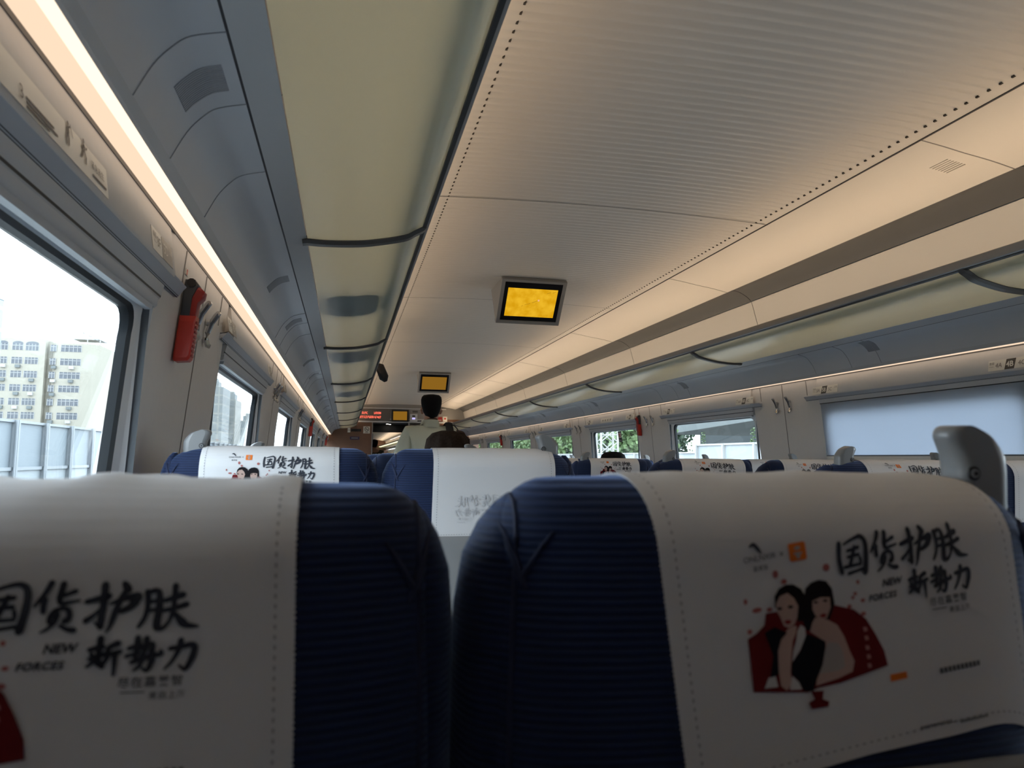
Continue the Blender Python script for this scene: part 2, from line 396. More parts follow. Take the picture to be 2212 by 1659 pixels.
# openings behind the camera get drawn blinds, added to limit daylight on the seat backs
for sx in (-1, 1):
    for i in range(0, 3):
        y0, y1 = PC[i] + PIL[sx], PC[i + 1] - PIL[sx]
        y0 = max(y0, Y0)
        if y1 < .2:
            nwin += 1; w = thing('window_%d' % nwin, kind='structure')
            q = B(); q.box(sx * 1.50 if sx > 0 else -1.506, 1.506 if sx > 0 else -1.50, y0, y1, EYE - .42, EYE + .352, M['blind']); q.obj('roller_blind', w)
# outer skin, floor and ends ---------------------------------------
b = B(); b.box(-1.6, 1.6, Y0, Y1 + .02, -.06, 0, M['floor']); b.obj('floor', kind='structure')
b = B(); out = [(1.69, 0), (1.69, 1.22), (1.62, 1.72), (1.35, 2.42), (.8, 2.62)]
for sx in (-1, 1): b.prism([(sx * 1.60, EYE + .499), (sx * 1.42, EYE + 1.06), (sx * .8, EYE + 1.2), (0, EYE + 1.24), (0, EYE + 1.27), (sx * .82, EYE + 1.23), (sx * 1.45, EYE + 1.09), (sx * 1.63, EYE + .499)], Y0, Y1, M['ledge'])
b.obj('trim_3', kind='structure')
b = B(); b.box(-1.69, 1.69, Y0 - .05, Y0, -.06, 2.5, M['wood']); b.obj('wall_back_added', kind='structure')  # unseen wall added to close the car against outside light, dark to reflect little
# luggage racks ----------------------------------------------------
GL = smooth_pts([(.905, .642), (.93, .628), (.96, .612), (1.05, .592), (1.112, .585), (1.174, .582), (1.216, .583)])
UN = smooth_pts([(1.273, .567), (1.316, .555), (1.338, .538), (1.360, .510), (1.382, .465)])
for side, sx in (('left', -1), ('right', 1)):
    R = thing('luggage_rack', 'long overhead luggage rack of frosted glass along the %s wall' % side, 'luggage rack', (sx * 1.2, (Y0 + Y1) / 2, EYE + .45))
    off = -R.location
    def fin(bb, name, **k):
        o = bb.obj(name, R, **k); o.location = off; return o
    u = B(); strip(u, UN, Y0, Y1, M['under'], .012, sx)
    strip(u, [(1.218, .583), (1.245, .5745), (1.269, .5675)], Y0, Y1, M['ledge'], .012, sx)
    u.prism([(sx * a, EYE + z) for a, z in [(1.382, .465), (1.390, .451), (1.396, .451), (1.396, .48), (1.388, .49)]], Y0, Y1, M['ledge'])
    fin(u, 'underside_panel')
    u = B(); u.prism([(sx * a, EYE + z) for a, z in [(1.269, .5675), (1.273, .567), (1.276, .59), (1.266, .59)]], Y0, Y1, M['seam']); fin(u, 'long_joint')
    for k in range(-1, 8):
        for dy in (0, .205, .49):
            yy = .98 + 1.96 * k + dy
            s = B(); strip(s, [(p[0] - .001, p[1] - .0012) for p in UN], yy - .0006, yy + .0006, M['seampale'], .004, sx); fin(s, 'panel_joint')
    for yy in ([1.06 + 1.96 * k for k in range(-1, 8)] + [2.31 + 1.96 * k for k in range(-1, 7)] if sx < 0 else [.95 + 1.96 * k for k in range(-1, 8)]):   # perforated fields in the underside
        if yy > Y1 - .2: continue
        s = B(); fld = [p for p in smooth_pts([(1.292, .5625), (1.316, .555), (1.338, .538), (1.352, .521)])]
        for i in range(15):
            strip(s, [(p[0] - .0008, p[1] - .0010) for p in fld], yy + .0052 * i, yy + .0052 * i + .0034, M['grille'], .002, sx)
        fin(s, 'speaker_grille')
    r = B(); r.prism([(sx * a, EYE + z) for a, z in [(.889, .652), (.891, .642), (.8985, .639), (.901, .66), (.897, .672), (.890, .668)]], Y0, Y1, M['rail'])
    r.prism([(sx * a, EYE + z) for a, z in [(.8985, .6375), (.908, .6345), (.910, .648), (.902, .66)]], Y0, Y1, M['rubber'])
    fin(r, 'edge_rail')
    lm = B(); lm.prism([(sx * a, EYE + z) for a, z in [(.932, .660), (.932, .648), (.972, .640), (.975, .655), (.972, .659)]], Y0, Y1, M['ledge'])
    fin(lm, 'lamp_housing')
    lm = B(); lm.add([(sx * .935, -1.2, EYE + .6625), (sx * .970, -1.2, EYE + .6600), (sx * .970, Y1, EYE + .6600), (sx * .935, Y1, EYE + .6625)], [(0, 1, 2, 3)], M['lamp'])
    lm.add([(sx * .935, -1.2, EYE + .6605), (sx * .970, -1.2, EYE + .6590), (sx * .970, Y1, EYE + .6590), (sx * .935, Y1, EYE + .6605)], [(0, 1, 2, 3)], M['ledge'])
    fin(lm, 'strip_lamp')
    d = B()
    d.prism([(sx * a, EYE + z) for a, z in [(1.3965, .4560), (1.408, .4545), (1.411, .4575), (1.419, .4575), (1.419, .462), (1.3965, .462)]], -.8, Y1, M['diff'])
    d.prism([(sx * a, EYE + z) for a, z in [(1.4195, .4565), (1.427, .4545), (1.444, .4535), (1.447, .4570), (1.4495, .4570), (1.4495, .462), (1.4195, .462)]], -.8, Y1, M['diff2'])
    fin(d, 'light_diffuser')
    d = B(); d.prism([(sx * a, EYE + z) for a, z in [(1.4495, .4495), (1.452, .4488), (1.452, .462), (1.4495, .462)]], Y0, Y1, M['band']); fin(d, 'wall_joint')
    for k in range(-1, 8):
        ya = .02 + 1.96 * k; yb = min(ya + 1.96, Y1)
        if ya < Y0: ya = Y0
        g = B(); strip(g, GL, ya + .014, yb - .014, M['glass'], .006, sx); g.grid([[(sx * p[0], y, EYE + p[1] - .0006) for p in GL] for y in (ya + .014, yb - .014)], M['rack']); fin(g, 'glass_shelf')
    for k in range(0, 8):
        y = .02 + 1.96 * k; g = B(); pts = [(.902, .648)] + GL[1:] + [(1.23, .581)]
        P = [Vector((sx * p[0], 0, EYE + p[1] - .004)) for p in pts]
        rows = []
        for i, p in enumerate(P):
            t = (P[min(i + 1, len(P) - 1)] - P[max(i - 1, 0)]).normalized(); nrm = Vector((t.z, 0, -t.x))
            if nrm.z > 0: nrm = -nrm
            rows.append([p + Vector((0, y + yy, 0)) + nrm * zz for yy, zz in ((-.016, -.012), (-.018, 0), (-.012, .008), (.012, .008), (.018, 0), (.016, -.012))])
        g.grid(rows, M['bracket'], True); fin(g, 'bracket')
def glass_z(half):
    for i in range(len(GL) - 1):
        if GL[i][0] <= half <= GL[i + 1][0]: return GL[i][1] + (GL[i + 1][1] - GL[i][1]) * (half - GL[i][0]) / (GL[i + 1][0] - GL[i][0])
    return GL[-1][1] if half > 1.2 else GL[0][1]
# hand luggage on the left rack, seen as soft dark shapes through the frosted glass
M['bag'] = mat('dark_teal_canvas', (.02, .035, .045), .8, bump=.3)
M['bagb'] = mat('black_nylon', (.01, .01, .012), .7, bump=.3)
def bag(name, y0, y1, x0, x1, h, mt, label, cat='bag', strap=True, sag=0):
    t = thing(name, label, cat, ((x0 + x1) / 2, (y0 + y1) / 2, EYE + .594)); L = (x1 - x0) / 2; W = (y1 - y0) / 2; b = B(); rows = []
    for i in range(9):
        a = i / 8; f = max(.02, 1 - a ** 5) ** .4; zz = h * a
        rows.append([(L * f * (abs(math.cos(q)) ** .45) * (1 if math.cos(q) > 0 else -1), W * f * (abs(math.sin(q)) ** .45) * (1 if math.sin(q) > 0 else -1),
                      zz + (.012 * math.sin(3 * q + i) if i else 0)) for q in [2 * PI * k / 28 for k in range(28)]])
    mid = (0, 0, 0)
    b.grid(rows, mt, True); b.add(rows[0] + [mid], [(k, (k + 1) % 28, 28) for k in range(28)], mt); b.add(rows[-1], [tuple(range(28))], mt)
    b.v = [(x, y, z + glass_z(abs(x + (x0 + x1) / 2)) + .0085 - .594) for x, y, z in b.v]; b.obj('bag_body', t)
    if strap:
        s = B(); s.tube([(-L * .5, 0, h * .9), (-L * .4, 0, h + .05), (0, 0, h + .075), (L * .4, 0, h + .05), (L * .5, 0, h * .9)], .008, M['bagb']); s.obj('bag_handle', t)
    return t
bag('travel_bag', 2.66, 3.06, -1.19, -.99, .20, M['bag'], 'dark bag on the left rack, nearest of those showing through the glass')
bag('travel_bag', 4.12, 4.6, -1.20, -.98, .20, M['bag'], 'dark bag on the left rack showing through the second glass bay')
bag('travel_bag', 6.7, 7.25, -1.20, -.98, .22, M['bag'], 'dark bag on the left rack far down, just before the bag with a hanging strap')
t = bag('shoulder_bag', 5.88, 6.14, -1.15, -.935, .16, M['bagb'], 'black bag with a strap poking past the left rack edge', 'bag', False)
s = B(); s.tube([(.06, 0, .13), (.13, 0, .16), (.20, .0, .14), (.235, .01, .06), (.25, .02, .03)], [.03, .035, .04, .04, .015], M['bagb'], 10); s.obj('bag_strap', t)
# ------------------------------------------------------------------ seats
ZT, PIV, T0, RC, WH = 1.251, .45, .048, .042, .197
def drop(x, hs):
    """how far the top edge falls towards the corners; hs = side carrying the grab handle (0 none)"""
    d = 0
    for s in (-1, 1):
        r = .075 if s == hs else .036
        e = s * x - (WH - r)
        if e > 0: d = r - math.sqrt(max(0, r * r - e * e)) if s != hs else .62 * (r - math.sqrt(max(0, r * r - e * e)))
    return d + .002 * (x / WH) ** 2
def thick(x): return T0 * max(0, 1 - abs(x / WH) ** 5) ** .5
_pc = {}
def profile(x, hs):
    k = (round(x, 4), hs)
    if k in _pc: return _pc[k]
    a = max(thick(x), .0015); zt = ZT - drop(x, hs); rc = RC * (a / T0) ** .6
    pts = []
    for i in range(5): pts.append((a * 1.25 + .02 * (1 - i / 4), .50 + (zt - rc - .50) * i / 4))       # front, going up
    for i in range(1, 20):
        q = PI * i / 20; pts.append((a * math.cos(q) * (1.25 if q < PI / 2 else 1) , zt - rc + rc * math.sin(q)))
    n = 14
    for i in range(n + 1): pts.append((-a - .010 * (i / n), zt - rc - (zt - rc - .50) * i / n))       # rear, going down
    s = [0]
    for i in range(1, len(pts)): s.append(s[-1] + math.hypot(pts[i][0] - pts[i - 1][0], pts[i][1] - pts[i - 1][1]))
    s0 = s[14]                                  # the crest
    r = (pts, [v - s0 for v in s]); _pc[k] = r; return r
def spread(x, z, y=0): d = max(0, ZT - .012 - z); return x * (1 + .16 * min(.12, d) + .082 * min(1, max(0, y / .045)) * min(1, d / .06))
def surf(x, s, hs, off=0):
    """point of the upholstery: x across, s along the drape (0 on the crest, + down the rear)"""
    x = max(-WH * .9995, min(WH * .9995, x)); pts, ss = profile(x, hs)
    s = max(ss[0], min(ss[-1] - 1e-4, s)); i = 0
    while i < len(ss) - 2 and ss[i + 1] < s: i += 1
    t = (s - ss[i]) / max(1e-9, ss[i + 1] - ss[i]); y = pts[i][0] + (pts[i + 1][0] - pts[i][0]) * t; z = pts[i][1] + (pts[i + 1][1] - pts[i][1]) * t
    ty, tz = pts[i + 1][0] - pts[i][0], pts[i + 1][1] - pts[i][1]; L = math.hypot(ty, tz) or 1
    ny, nz = tz / L, -ty / L                    # outward for a path that climbs the front and comes down the rear
    return Vector((spread(x, z, y), y + ny * off, z + nz * off))
def back_mesh(hs):
    b = B(); xs = []
    n = 40
    for i in range(n + 1):
        u = -1 + 2 * i / n; xs.append(WH * .9995 * math.copysign(1 - (1 - abs(u)) ** 1.6, u))
    rows = []
    for x in xs:
        pts, ss = profile(x, hs); rows.append([surf(x, s, hs) for s in ss])
    b.grid(rows, M['fabric'])
    for r in (rows[0], rows[-1]): pass
    m = len(rows[0]); b.add([r[0] for r in rows] + [r[-1] for r in rows], [(i, i + 1, n + 1 + i + 1, n + 1 + i) for i in range(n)], M['fabric'])
    return b
def wing_mesh(s):
    """padded side bolster standing proud of the front edge"""
    b = B(); rows = []
    for dz, x, rx, y, ry in ((-.013, .184, .004, .006, .008), (-.020, .186, .009, .010, .020), (-.034, .188, .016, .018, .034), (-.055, .188, .024, .026, .045), (-.090, .187, .029, .034, .054), (-.20, .187, .030, .042, .062), (-.45, .187, .030, .050, .066), (-.66, .186, .024, .060, .060), (-.70, .184, .010, .065, .04)):
        rows.append([(s * (x + rx * math.cos(a)), y + ry * math.sin(a), ZT + dz) for a in [2 * PI * k / 20 for k in range(20)]])
    b.grid(rows, M['fabric'], True); b.add(rows[0], [tuple(range(20))], M['fabric']); b.add(rows[-1], [tuple(range(20))], M['fabric']); return b
def piping_mesh(hs, s):
    b = B()
    b.tube([surf(s * .187, q, hs, .0003) for q in [-.06 + .012 * i for i in range(60)] if q < .66], .0017, M['piping'], 6)
    return b
def fold_mesh(s):
    """the sewn corner tuck of the upholstery"""
    b = B()
    b.tube([surf(s * x, q, 0, .0006) for x, q in ((.1955, .004), (.193, .020), (.190, .036), (.187, .050), (.184, .064), (.181, .074))], [.0008, .0018, .0026, .003, .0026, .0008], M['piping'], 6)
    b.tube([surf(s * x, q, 0, .0006) for x, q in ((.184, .064), (.179, .060), (.173, .054), (.168, .050))], [.0022, .0018, .0012, .0005], M['piping'], 6)
    return b
# the grab handle: a fin seen from behind, given depth
FIN = [(.146, -.060), (.1465, -.020), (.147, .0083), (.1448, .0178), (.1393, .0266), (.131, .0355), (.1171, .0416), (.1032, .045), (.0960, .0455), (.0895, .0442), (.0849, .0405), (.0835, .0344), (.0854, .0294), (.0893, .0211), (.0921, .0139), (.0938, .0056), (.0946, -.0055), (.095, -.060)]
FIN = [(.106 + (x - .0835) * .80, z * (.74 if z > 0 else 1)) for x, z in FIN]; FIN = smooth_pts(FIN, 3)
def handle_mesh(hs, sh=.010, k=1.0):
    b = B(); rows = []
    for yy, sc in ((-.0150, .55), (-.0142, .74), (-.0115, .90), (-.006, 1), (.004, 1), (.009, .92), (.012, .78), (.013, .55)):
        row = []
        for x, z in FIN:
            mz = min(.035, max(-.06, z)); mx = .131 - .10 * max(0, mz) * .7
            row.append((hs * (.131 + sh + (mx + (x - mx) * sc - .131) * k), yy * (1 - .25 * max(0, z) / .05), ZT + (.003 if sh > .02 else 0) + mz + (z - mz) * sc))
        rows.append(row)
    b.grid(rows, M['grip'], True)
    for r in (rows[0], rows[-1]): b.add(r, [tuple(range(len(r)))], M['grip'])
    return b
def screw_mesh(hs, sh=.010):
    b = B(); c = Vector((hs * (.1215 + sh), -.0156, ZT + .002))
    b.tube([c, c + Vector((0, .0015, 0))], .0052, M['gripd'], 20); b.tube([c + Vector((0, -.0012, 0)), c + Vector((0, .001, 0))], .0032, M['grip'], 16)
    b.tube([c + Vector((0, -.0018, 0)), c + Vector((0, .001, 0))], .0015, M['black'], 10); return b
# headrest cover and its print ---------------------------------------
PR = json.loads('{"S":[[[-67.1,-23.3],[-69.4,-18.9],[-72.6,-14.4],[-74.3,-12.1],[2.8,1.2]],[[-69.9,-15.7],[-70.3,-11.9],[-70.3,-9.2],[2.6,2.2]],[[-61.9,-22.7],[-63.1,-17.3],[-63.5,-14.0],[2.8,2.4]],[[-56.4,-18.9],[-59.8,-17.6],[-63.2,-16.4],[2.3,1.5]],[[-63.7,-16.8],[-63.0,-13.3],[-59.2,-13.6],[-54.6,-14.4],[2.4,1.2]],[[-64.6,-10.3],[-67.0,-7.6],[-67.6,-4.4],[2.2,2.1]],[[-65.0,-10.1],[-61.2,-10.9],[-59.1,-9.2],[-59.1,-5.9],[-61.0,-4.6],[1.8,2.8]],[[-64.2,-8.4],[-65.1,-4.7],[-68.3,-1.2],[-71.2,0.3],[2.6,0.9]],[[-66.7,-6.7],[-64.3,-6.6],[1.5,1.5]],[[-62.8,-2.8],[-59.7,-0.8],[-56.6,-0.2],[1.5,2.8]],[[-51.7,-13.6],[-46.5,-14.8],[-41.7,-16.1],[2.2,3.2]],[[-43.6,-21.8],[-44.0,-13.3],[-44.7,-6.7],[-45.1,-1.1],[3.1,2.7]],[[-45.1,-1.1],[-47.9,-3.8],[2.2,0.7]],[[-51.8,-4.4],[-47.9,-7.3],[-44.1,-11.4],[2.6,1.1]],[[-34.9,-22.0],[-33.2,-18.9],[2.7,3.7]],[[-41.1,-12.2],[-35.4,-14.4],[-28.7,-15.8],[-29.3,-14.2],[-32.0,-10.5],[-36.8,-8.3],[1.3,3.1,3.8,2.1]],[[-34.3,-18.2],[-37.1,-12.6],[-39.4,-6.0],[-40.9,-1.3],[-42.5,1.4],[2.6,2.6,0.9]],[[-24.3,-17.8],[-24.0,-11.1],[-25.4,-4.9],[-28.1,-0.5],[2.7,1.6]],[[-23.8,-17.3],[-19.3,-17.7],[-18.8,-9.9],[-19.7,-2.8],[-19.7,0.1],[2.1,3.1,3.3]],[[-19.5,0.5],[-17.0,0.4],[-14.0,-3.0],[-11.9,-7.3],[2.3,1.1]],[[-23.6,-12.5],[-20.0,-13.1],[1.7,1.7]],[[-24.0,-8.2],[-19.8,-9.0],[1.7,1.7]],[[-16.5,-13.0],[-11.8,-14.5],[-7.9,-15.8],[2.1,3.1]],[[-17.9,-8.0],[-12.0,-9.2],[-6.1,-11.1],[1.7,2.8]],[[-11.6,-20.5],[-11.8,-14.5],[-12.4,-8.7],[-14.0,-3.0],[2.8,1.5]],[[-11.9,-7.3],[-9.4,-3.8],[-6.1,-0.8],[-0.5,-0.0],[1.6,3.8,1.1]],[[-44.5,4.1],[-44.8,7.9],[-45.6,16.7],[3.1,2.1]],[[-49.5,9.5],[-43.4,8.2],[2.1,2.4]],[[-49.4,13.9],[-42.3,11.7],[1.8,2.2]],[[-48.5,11.4],[-47.1,13.6],[1.8,1.6]],[[-45.7,13.9],[-50.3,17.6],[2.4,1.3]],[[-45.2,14.9],[-43.5,17.7],[1.8,2.7]],[[-36.7,6.9],[-40.7,9.0],[-41.2,13.2],[-43.4,16.8],[2.8,1.7]],[[-41.4,12.3],[-35.5,10.9],[1.6,2.2]],[[-38.0,11.5],[-38.1,17.1],[-38.4,22.2],[2.7,1.3]],[[-31.8,9.6],[-26.5,8.2],[2.1,2.2]],[[-27.9,4.5],[-28.1,10.1],[-28.9,14.1],[2.8,2.3]],[[-33.0,13.4],[-27.2,11.8],[1.8,1.6]],[[-23.8,4.9],[-24.2,9.9],[-26.4,14.2],[2.7,1.6]],[[-26.4,10.0],[-21.2,7.7],[-21.5,11.7],[-20.0,13.2],[-17.0,12.8],[-17.6,11.1],[1.8,2.7,1.5]],[[-30.6,16.4],[-26.2,15.0],[-21.5,14.0],[-22.0,18.0],[-23.6,20.7],[-25.7,19.2],[2.0,2.7,1.1]],[[-24.9,14.1],[-26.9,18.2],[-29.5,20.4],[2.3,1.1]],[[-13.3,10.5],[-8.3,9.8],[-2.4,9.0],[-2.5,13.8],[-4.9,19.2],[-6.4,20.8],[-8.8,18.7],[2.0,2.9,1.1]],[[-8.2,6.4],[-9.2,11.1],[-12.1,16.7],[-15.5,20.3],[2.8,1.0]],[[-96.1,-21.0],[-97.5,-11.3],[-96.7,-2.8],[2.7,2.9]],[[-93.1,-19.7],[-86.1,-22.1],[-80.4,-22.8],[-77.4,-19.3],[-78.1,-9.7],[-80.3,-0.5],[1.3,2.7,3.4]],[[-91.1,-15.6],[-82.9,-16.7],[1.8,2.2]],[[-91.3,-11.7],[-83.3,-12.3],[1.8,2.2]],[[-85.6,-17.3],[-88.1,-11.3],[-90.4,-6.5],[2.4,2.2]],[[-82.7,-10.5],[-82.3,-7.6],[1.8,1.9]],[[-94.3,-5.8],[-82.5,-6.3],[2.1,1.8]],[[-92.3,-1.5],[-81.7,-3.0],[1.9,1.8]]],"pic":{"fan":[[[-166.9,25.3],[-167.1,39.5],[-167.7,56.7],[-132.0,64.2],[-124.4,62.8],[-108.7,63.1],[-74.3,59.0],[-75.3,49.6],[-79.6,38.6],[-84.7,28.1],[-92.5,20.8],[-106.1,15.4],[-116.4,18.9],[-139.5,19.4],[-145.7,12.5],[-152.9,12.4],[-154.7,19.0],[-160.7,23.0]],[[-130.0,64.0],[-121.4,65.2],[-123.0,70.0],[-118.6,72.4],[-119.9,75.3],[-131.2,74.4],[-132.5,70.4],[-128.2,69.0]]],"hair":[[[-146.5,9.5],[-145.5,3.2],[-142.0,-0.8],[-137.0,-2.4],[-131.8,-1.6],[-127.0,1.8],[-124.0,8.1],[-126.7,19.4],[-130.5,21.6],[-145.9,10.1]],[[-126.2,8.9],[-124.0,2.3],[-119.7,-0.5],[-114.1,-1.4],[-108.9,0.2],[-105.7,5.4],[-105.3,15.0],[-110.4,23.5],[-122.2,28.4],[-127.5,27.4],[-129.1,21.3]]],"skin":[[[-145.5,7.9],[-142.1,3.8],[-136.6,2.7],[-132.6,6.7],[-130.6,11.7],[-132.3,18.4],[-134.6,22.0],[-138.9,23.7],[-142.0,21.9],[-143.7,16.3],[-145.6,11.9]],[[-120.5,10.5],[-114.7,9.3],[-108.0,10.3],[-108.6,16.7],[-112.3,22.6],[-117.1,22.6],[-119.9,19.4],[-121.2,15.7]],[[-136.1,22.9],[-133.5,23.4],[-134.5,27.3],[-137.7,31.9],[-139.7,40.2],[-141.9,50.1],[-142.0,57.0],[-146.0,60.2],[-149.4,56.7],[-149.7,46.9],[-148.2,35.7],[-145.3,29.3],[-140.4,24.5]],[[-120.1,20.6],[-111.8,23.6],[-105.7,27.9],[-102.2,35.6],[-99.8,44.9],[-97.5,51.8],[-99.8,57.8],[-110.2,59.9],[-126.1,61.3],[-124.3,54.8],[-118.3,44.3],[-115.5,36.6],[-125.0,28.5],[-122.7,23.6]]],"white":[[[-133.4,26.3],[-130.8,23.3],[-128.2,25.5],[-128.3,30.2],[-133.4,37.9],[-139.9,44.2],[-138.1,37.6],[-135.4,32.3]],[[-156.8,50.1],[-152.2,50.1],[-151.4,56.8],[-160.4,55.9]],[[-141.2,52.3],[-137.4,56.8],[-135.9,61.4],[-144.0,60.1]]],"lace":[[[-113.9,37.0],[-107.0,38.8],[-104.6,44.6],[-104.6,54.0],[-110.7,55.4],[-122.9,54.5],[-118.3,44.3]]],"dress":[[[-127.8,29.1],[-120.4,33.1],[-115.8,36.0],[-115.9,38.9],[-120.0,49.8],[-126.5,59.5],[-128.6,64.0],[-135.1,62.5],[-137.9,55.5],[-141.5,51.4],[-140.5,44.7],[-133.5,38.5]],[[-155.5,23.4],[-148.5,21.2],[-140.7,26.1],[-145.3,29.3],[-148.4,35.7],[-150.1,49.7],[-155.5,50.3],[-152.0,37.8]],[[-145.7,10.6],[-143.3,9.9],[-141.3,11.4],[-143.7,12.1]],[[-138.2,10.9],[-135.8,10.2],[-133.7,11.7],[-136.2,12.4]],[[-120.5,11.2],[-118.3,10.7],[-116.5,11.9],[-118.7,12.5]],[[-113.8,11.4],[-111.6,10.8],[-109.8,12.1],[-112.0,12.7]]],"lips":[[[-141.8,19.0],[-139.0,18.5],[-136.6,19.7],[-138.2,21.3],[-140.8,20.8]],[[-117.3,19.9],[-114.4,19.0],[-111.9,20.3],[-113.9,21.8],[-116.5,21.3]]]},"fl":[[-142.8,-9.7,2.3,2.8],[-137.7,-4.3,2.3,1.8],[-107.4,-8.0,2.8,2.7],[-86.6,4.6,1.4,1.6],[-89.7,11.4,1.5,1.4],[-91.8,13.5,1.4,1.3],[-85.0,16.4,1.8,1.4],[-165.1,3.1,1.5,2.0],[-158.3,9.4,3.8,1.8],[-150.0,10.6,2.2,1.5],[-164.9,21.2,1.9,1.8],[-86.1,24.6,2.2,1.6],[-95.2,18.5,1.9,1.6],[-145.9,25.2,3.2,2.2]],"fc":[[-87.0,33.8],[-87.0,39.3],[-87.4,45.2],[-87.4,50.8],[-87.8,56.3]]}')
class Drape:
    """maps print millimetres (a right, b down from the tip of the top line of writing) to the surface"""
    def __init__(s, ut, st, rot, hs, mirror=False): s.ut, s.st, s.r, s.hs, s.mr = ut, st, math.radians(rot), hs, mirror
    def us(s, a, b):
        if s.mr: a = -170 - a
        a, b = a / 1000, b / 1000; return s.ut + a * math.cos(s.r) + b * math.sin(s.r), s.st - a * math.sin(s.r) + b * math.cos(s.r)
    def at(s, a, b, off): u, q = s.us(a, b); return surf(u, q, s.hs, off)
def wrinkle(u, q, amp):
    return amp * (.0030 * math.exp(-((q + .005) / .028) ** 2) * max(0, math.sin(u * 70 + q * 55) + .4 * math.sin(u * 133 - q * 90)) + .0007 * math.sin(u * 41 + q * 60) * math.exp(-(q / .09) ** 2))
def cover_mesh(d, near, amp=.3):
    b = B(); a0, a1, b1 = -215, 45, 110; b0 = -(d.st * 1000) - 165
    nb = 260 if near else 26; edge = [0, .006, .02, .06] + [.06 + .88 * i / 24 for i in range(1, 24)] + [.94, .98, .994, 1] if near else [i / 10 for i in range(11)]
    rows = []
    for i in range(nb + 1):
        bb = b0 + (b1 - b0) * i / nb; row = []
        for e in edge:
            tooth = (1.4 * abs(((bb / 3.1) % 1) - .5) * 2 if near else 0); lo = a0 - tooth; hi = a1 + tooth; a = lo + (hi - lo) * e
            bz = bb
            if i == nb and near: bz = bb + 1.4 * abs(((a / 3.1) % 1) - .5) * 2
            u, q = d.us(a, bz); row.append(surf(u, q, d.hs, .0018 + wrinkle(u, q, amp)))
        rows.append(row)
    b.grid(rows, M['cloth']); n = len(edge)
    # turn the sheet into cloth with thickness
    inner = []
    for i in range(nb + 1):
        bb = b0 + (b1 - b0) * i / nb; inner.append([])
        for j, e in enumerate(edge):
            u, q = d.us(a0 + (a1 - a0) * e, bb); inner[-1].append(surf(u, q, d.hs, .0006))
    o = len(b.v); b.grid(inner, M['cloth']); k = b.m(M['cloth'])
    for i in range(nb):
        for j in (0, n - 1): p = i * n + j; b.f.append([p, p + n, o + p + n, o + p]); b.mi.append(k)
    for j in range(n - 1):
        for i in (0, nb): p = i * n + j; b.f.append([p, p + 1, o + p + 1, o + p]); b.mi.append(k)
    return b
def ribbon(pts, ws, n):
    P = smooth_pts(pts, n); m = len(P); out = []
    for i, p in enumerate(P):
        t = i / (m - 1) * (len(ws) - 1); k = min(int(t), len(ws) - 2); w = ws[k] + (ws[k + 1] - ws[k]) * (t - k)
        q0, q1 = P[max(i - 1, 0)], P[min(i + 1, m - 1)]; dx, dy = q1[0] - q0[0], q1[1] - q0[1]; L = math.hypot(dx, dy) or 1
        w *= 1.18 + .05 * math.sin(i * 2.3 + p[0]); ex = (-dy / L * w / 2, dx / L * w / 2); out.append(((p[0] + ex[0], p[1] + ex[1]), (p[0] - ex[0], p[1] - ex[1])))
    return out
def brush(b, d, mt, n, ss, z=.0028):
    for s in ss:
        pts, ws = s[:-1], s[-1]; rb = ribbon(pts, ws, n)
        rows = [[d.at(*p, z), d.at((p[0] + q[0]) / 2, (p[1] + q[1]) / 2, z), d.at(*q, z)] for p, q in rb]
        b.grid(rows, mt)
        for (cx, cy), w in ((pts[0], ws[0]), (pts[-1], ws[-1])):      # round brush ends
            b.add([d.at(cx, cy, z)] + [d.at(cx + w * .5 * math.cos(PI * k / 5), cy + w * .5 * math.sin(PI * k / 5), z) for k in range(10)], [(0, k + 1, (k + 1) % 10 + 1) for k in range(10)], mt)
def words(b, d, txt, a, bb, size, mt, shear=0, bold=0, align='LEFT', z=.0028, sp=1):
    vs, fs = text_mesh(txt, size, shear, bold, align, sp); b.add([d.at(a + x, bb - y, z) for x, y in vs], fs, mt)
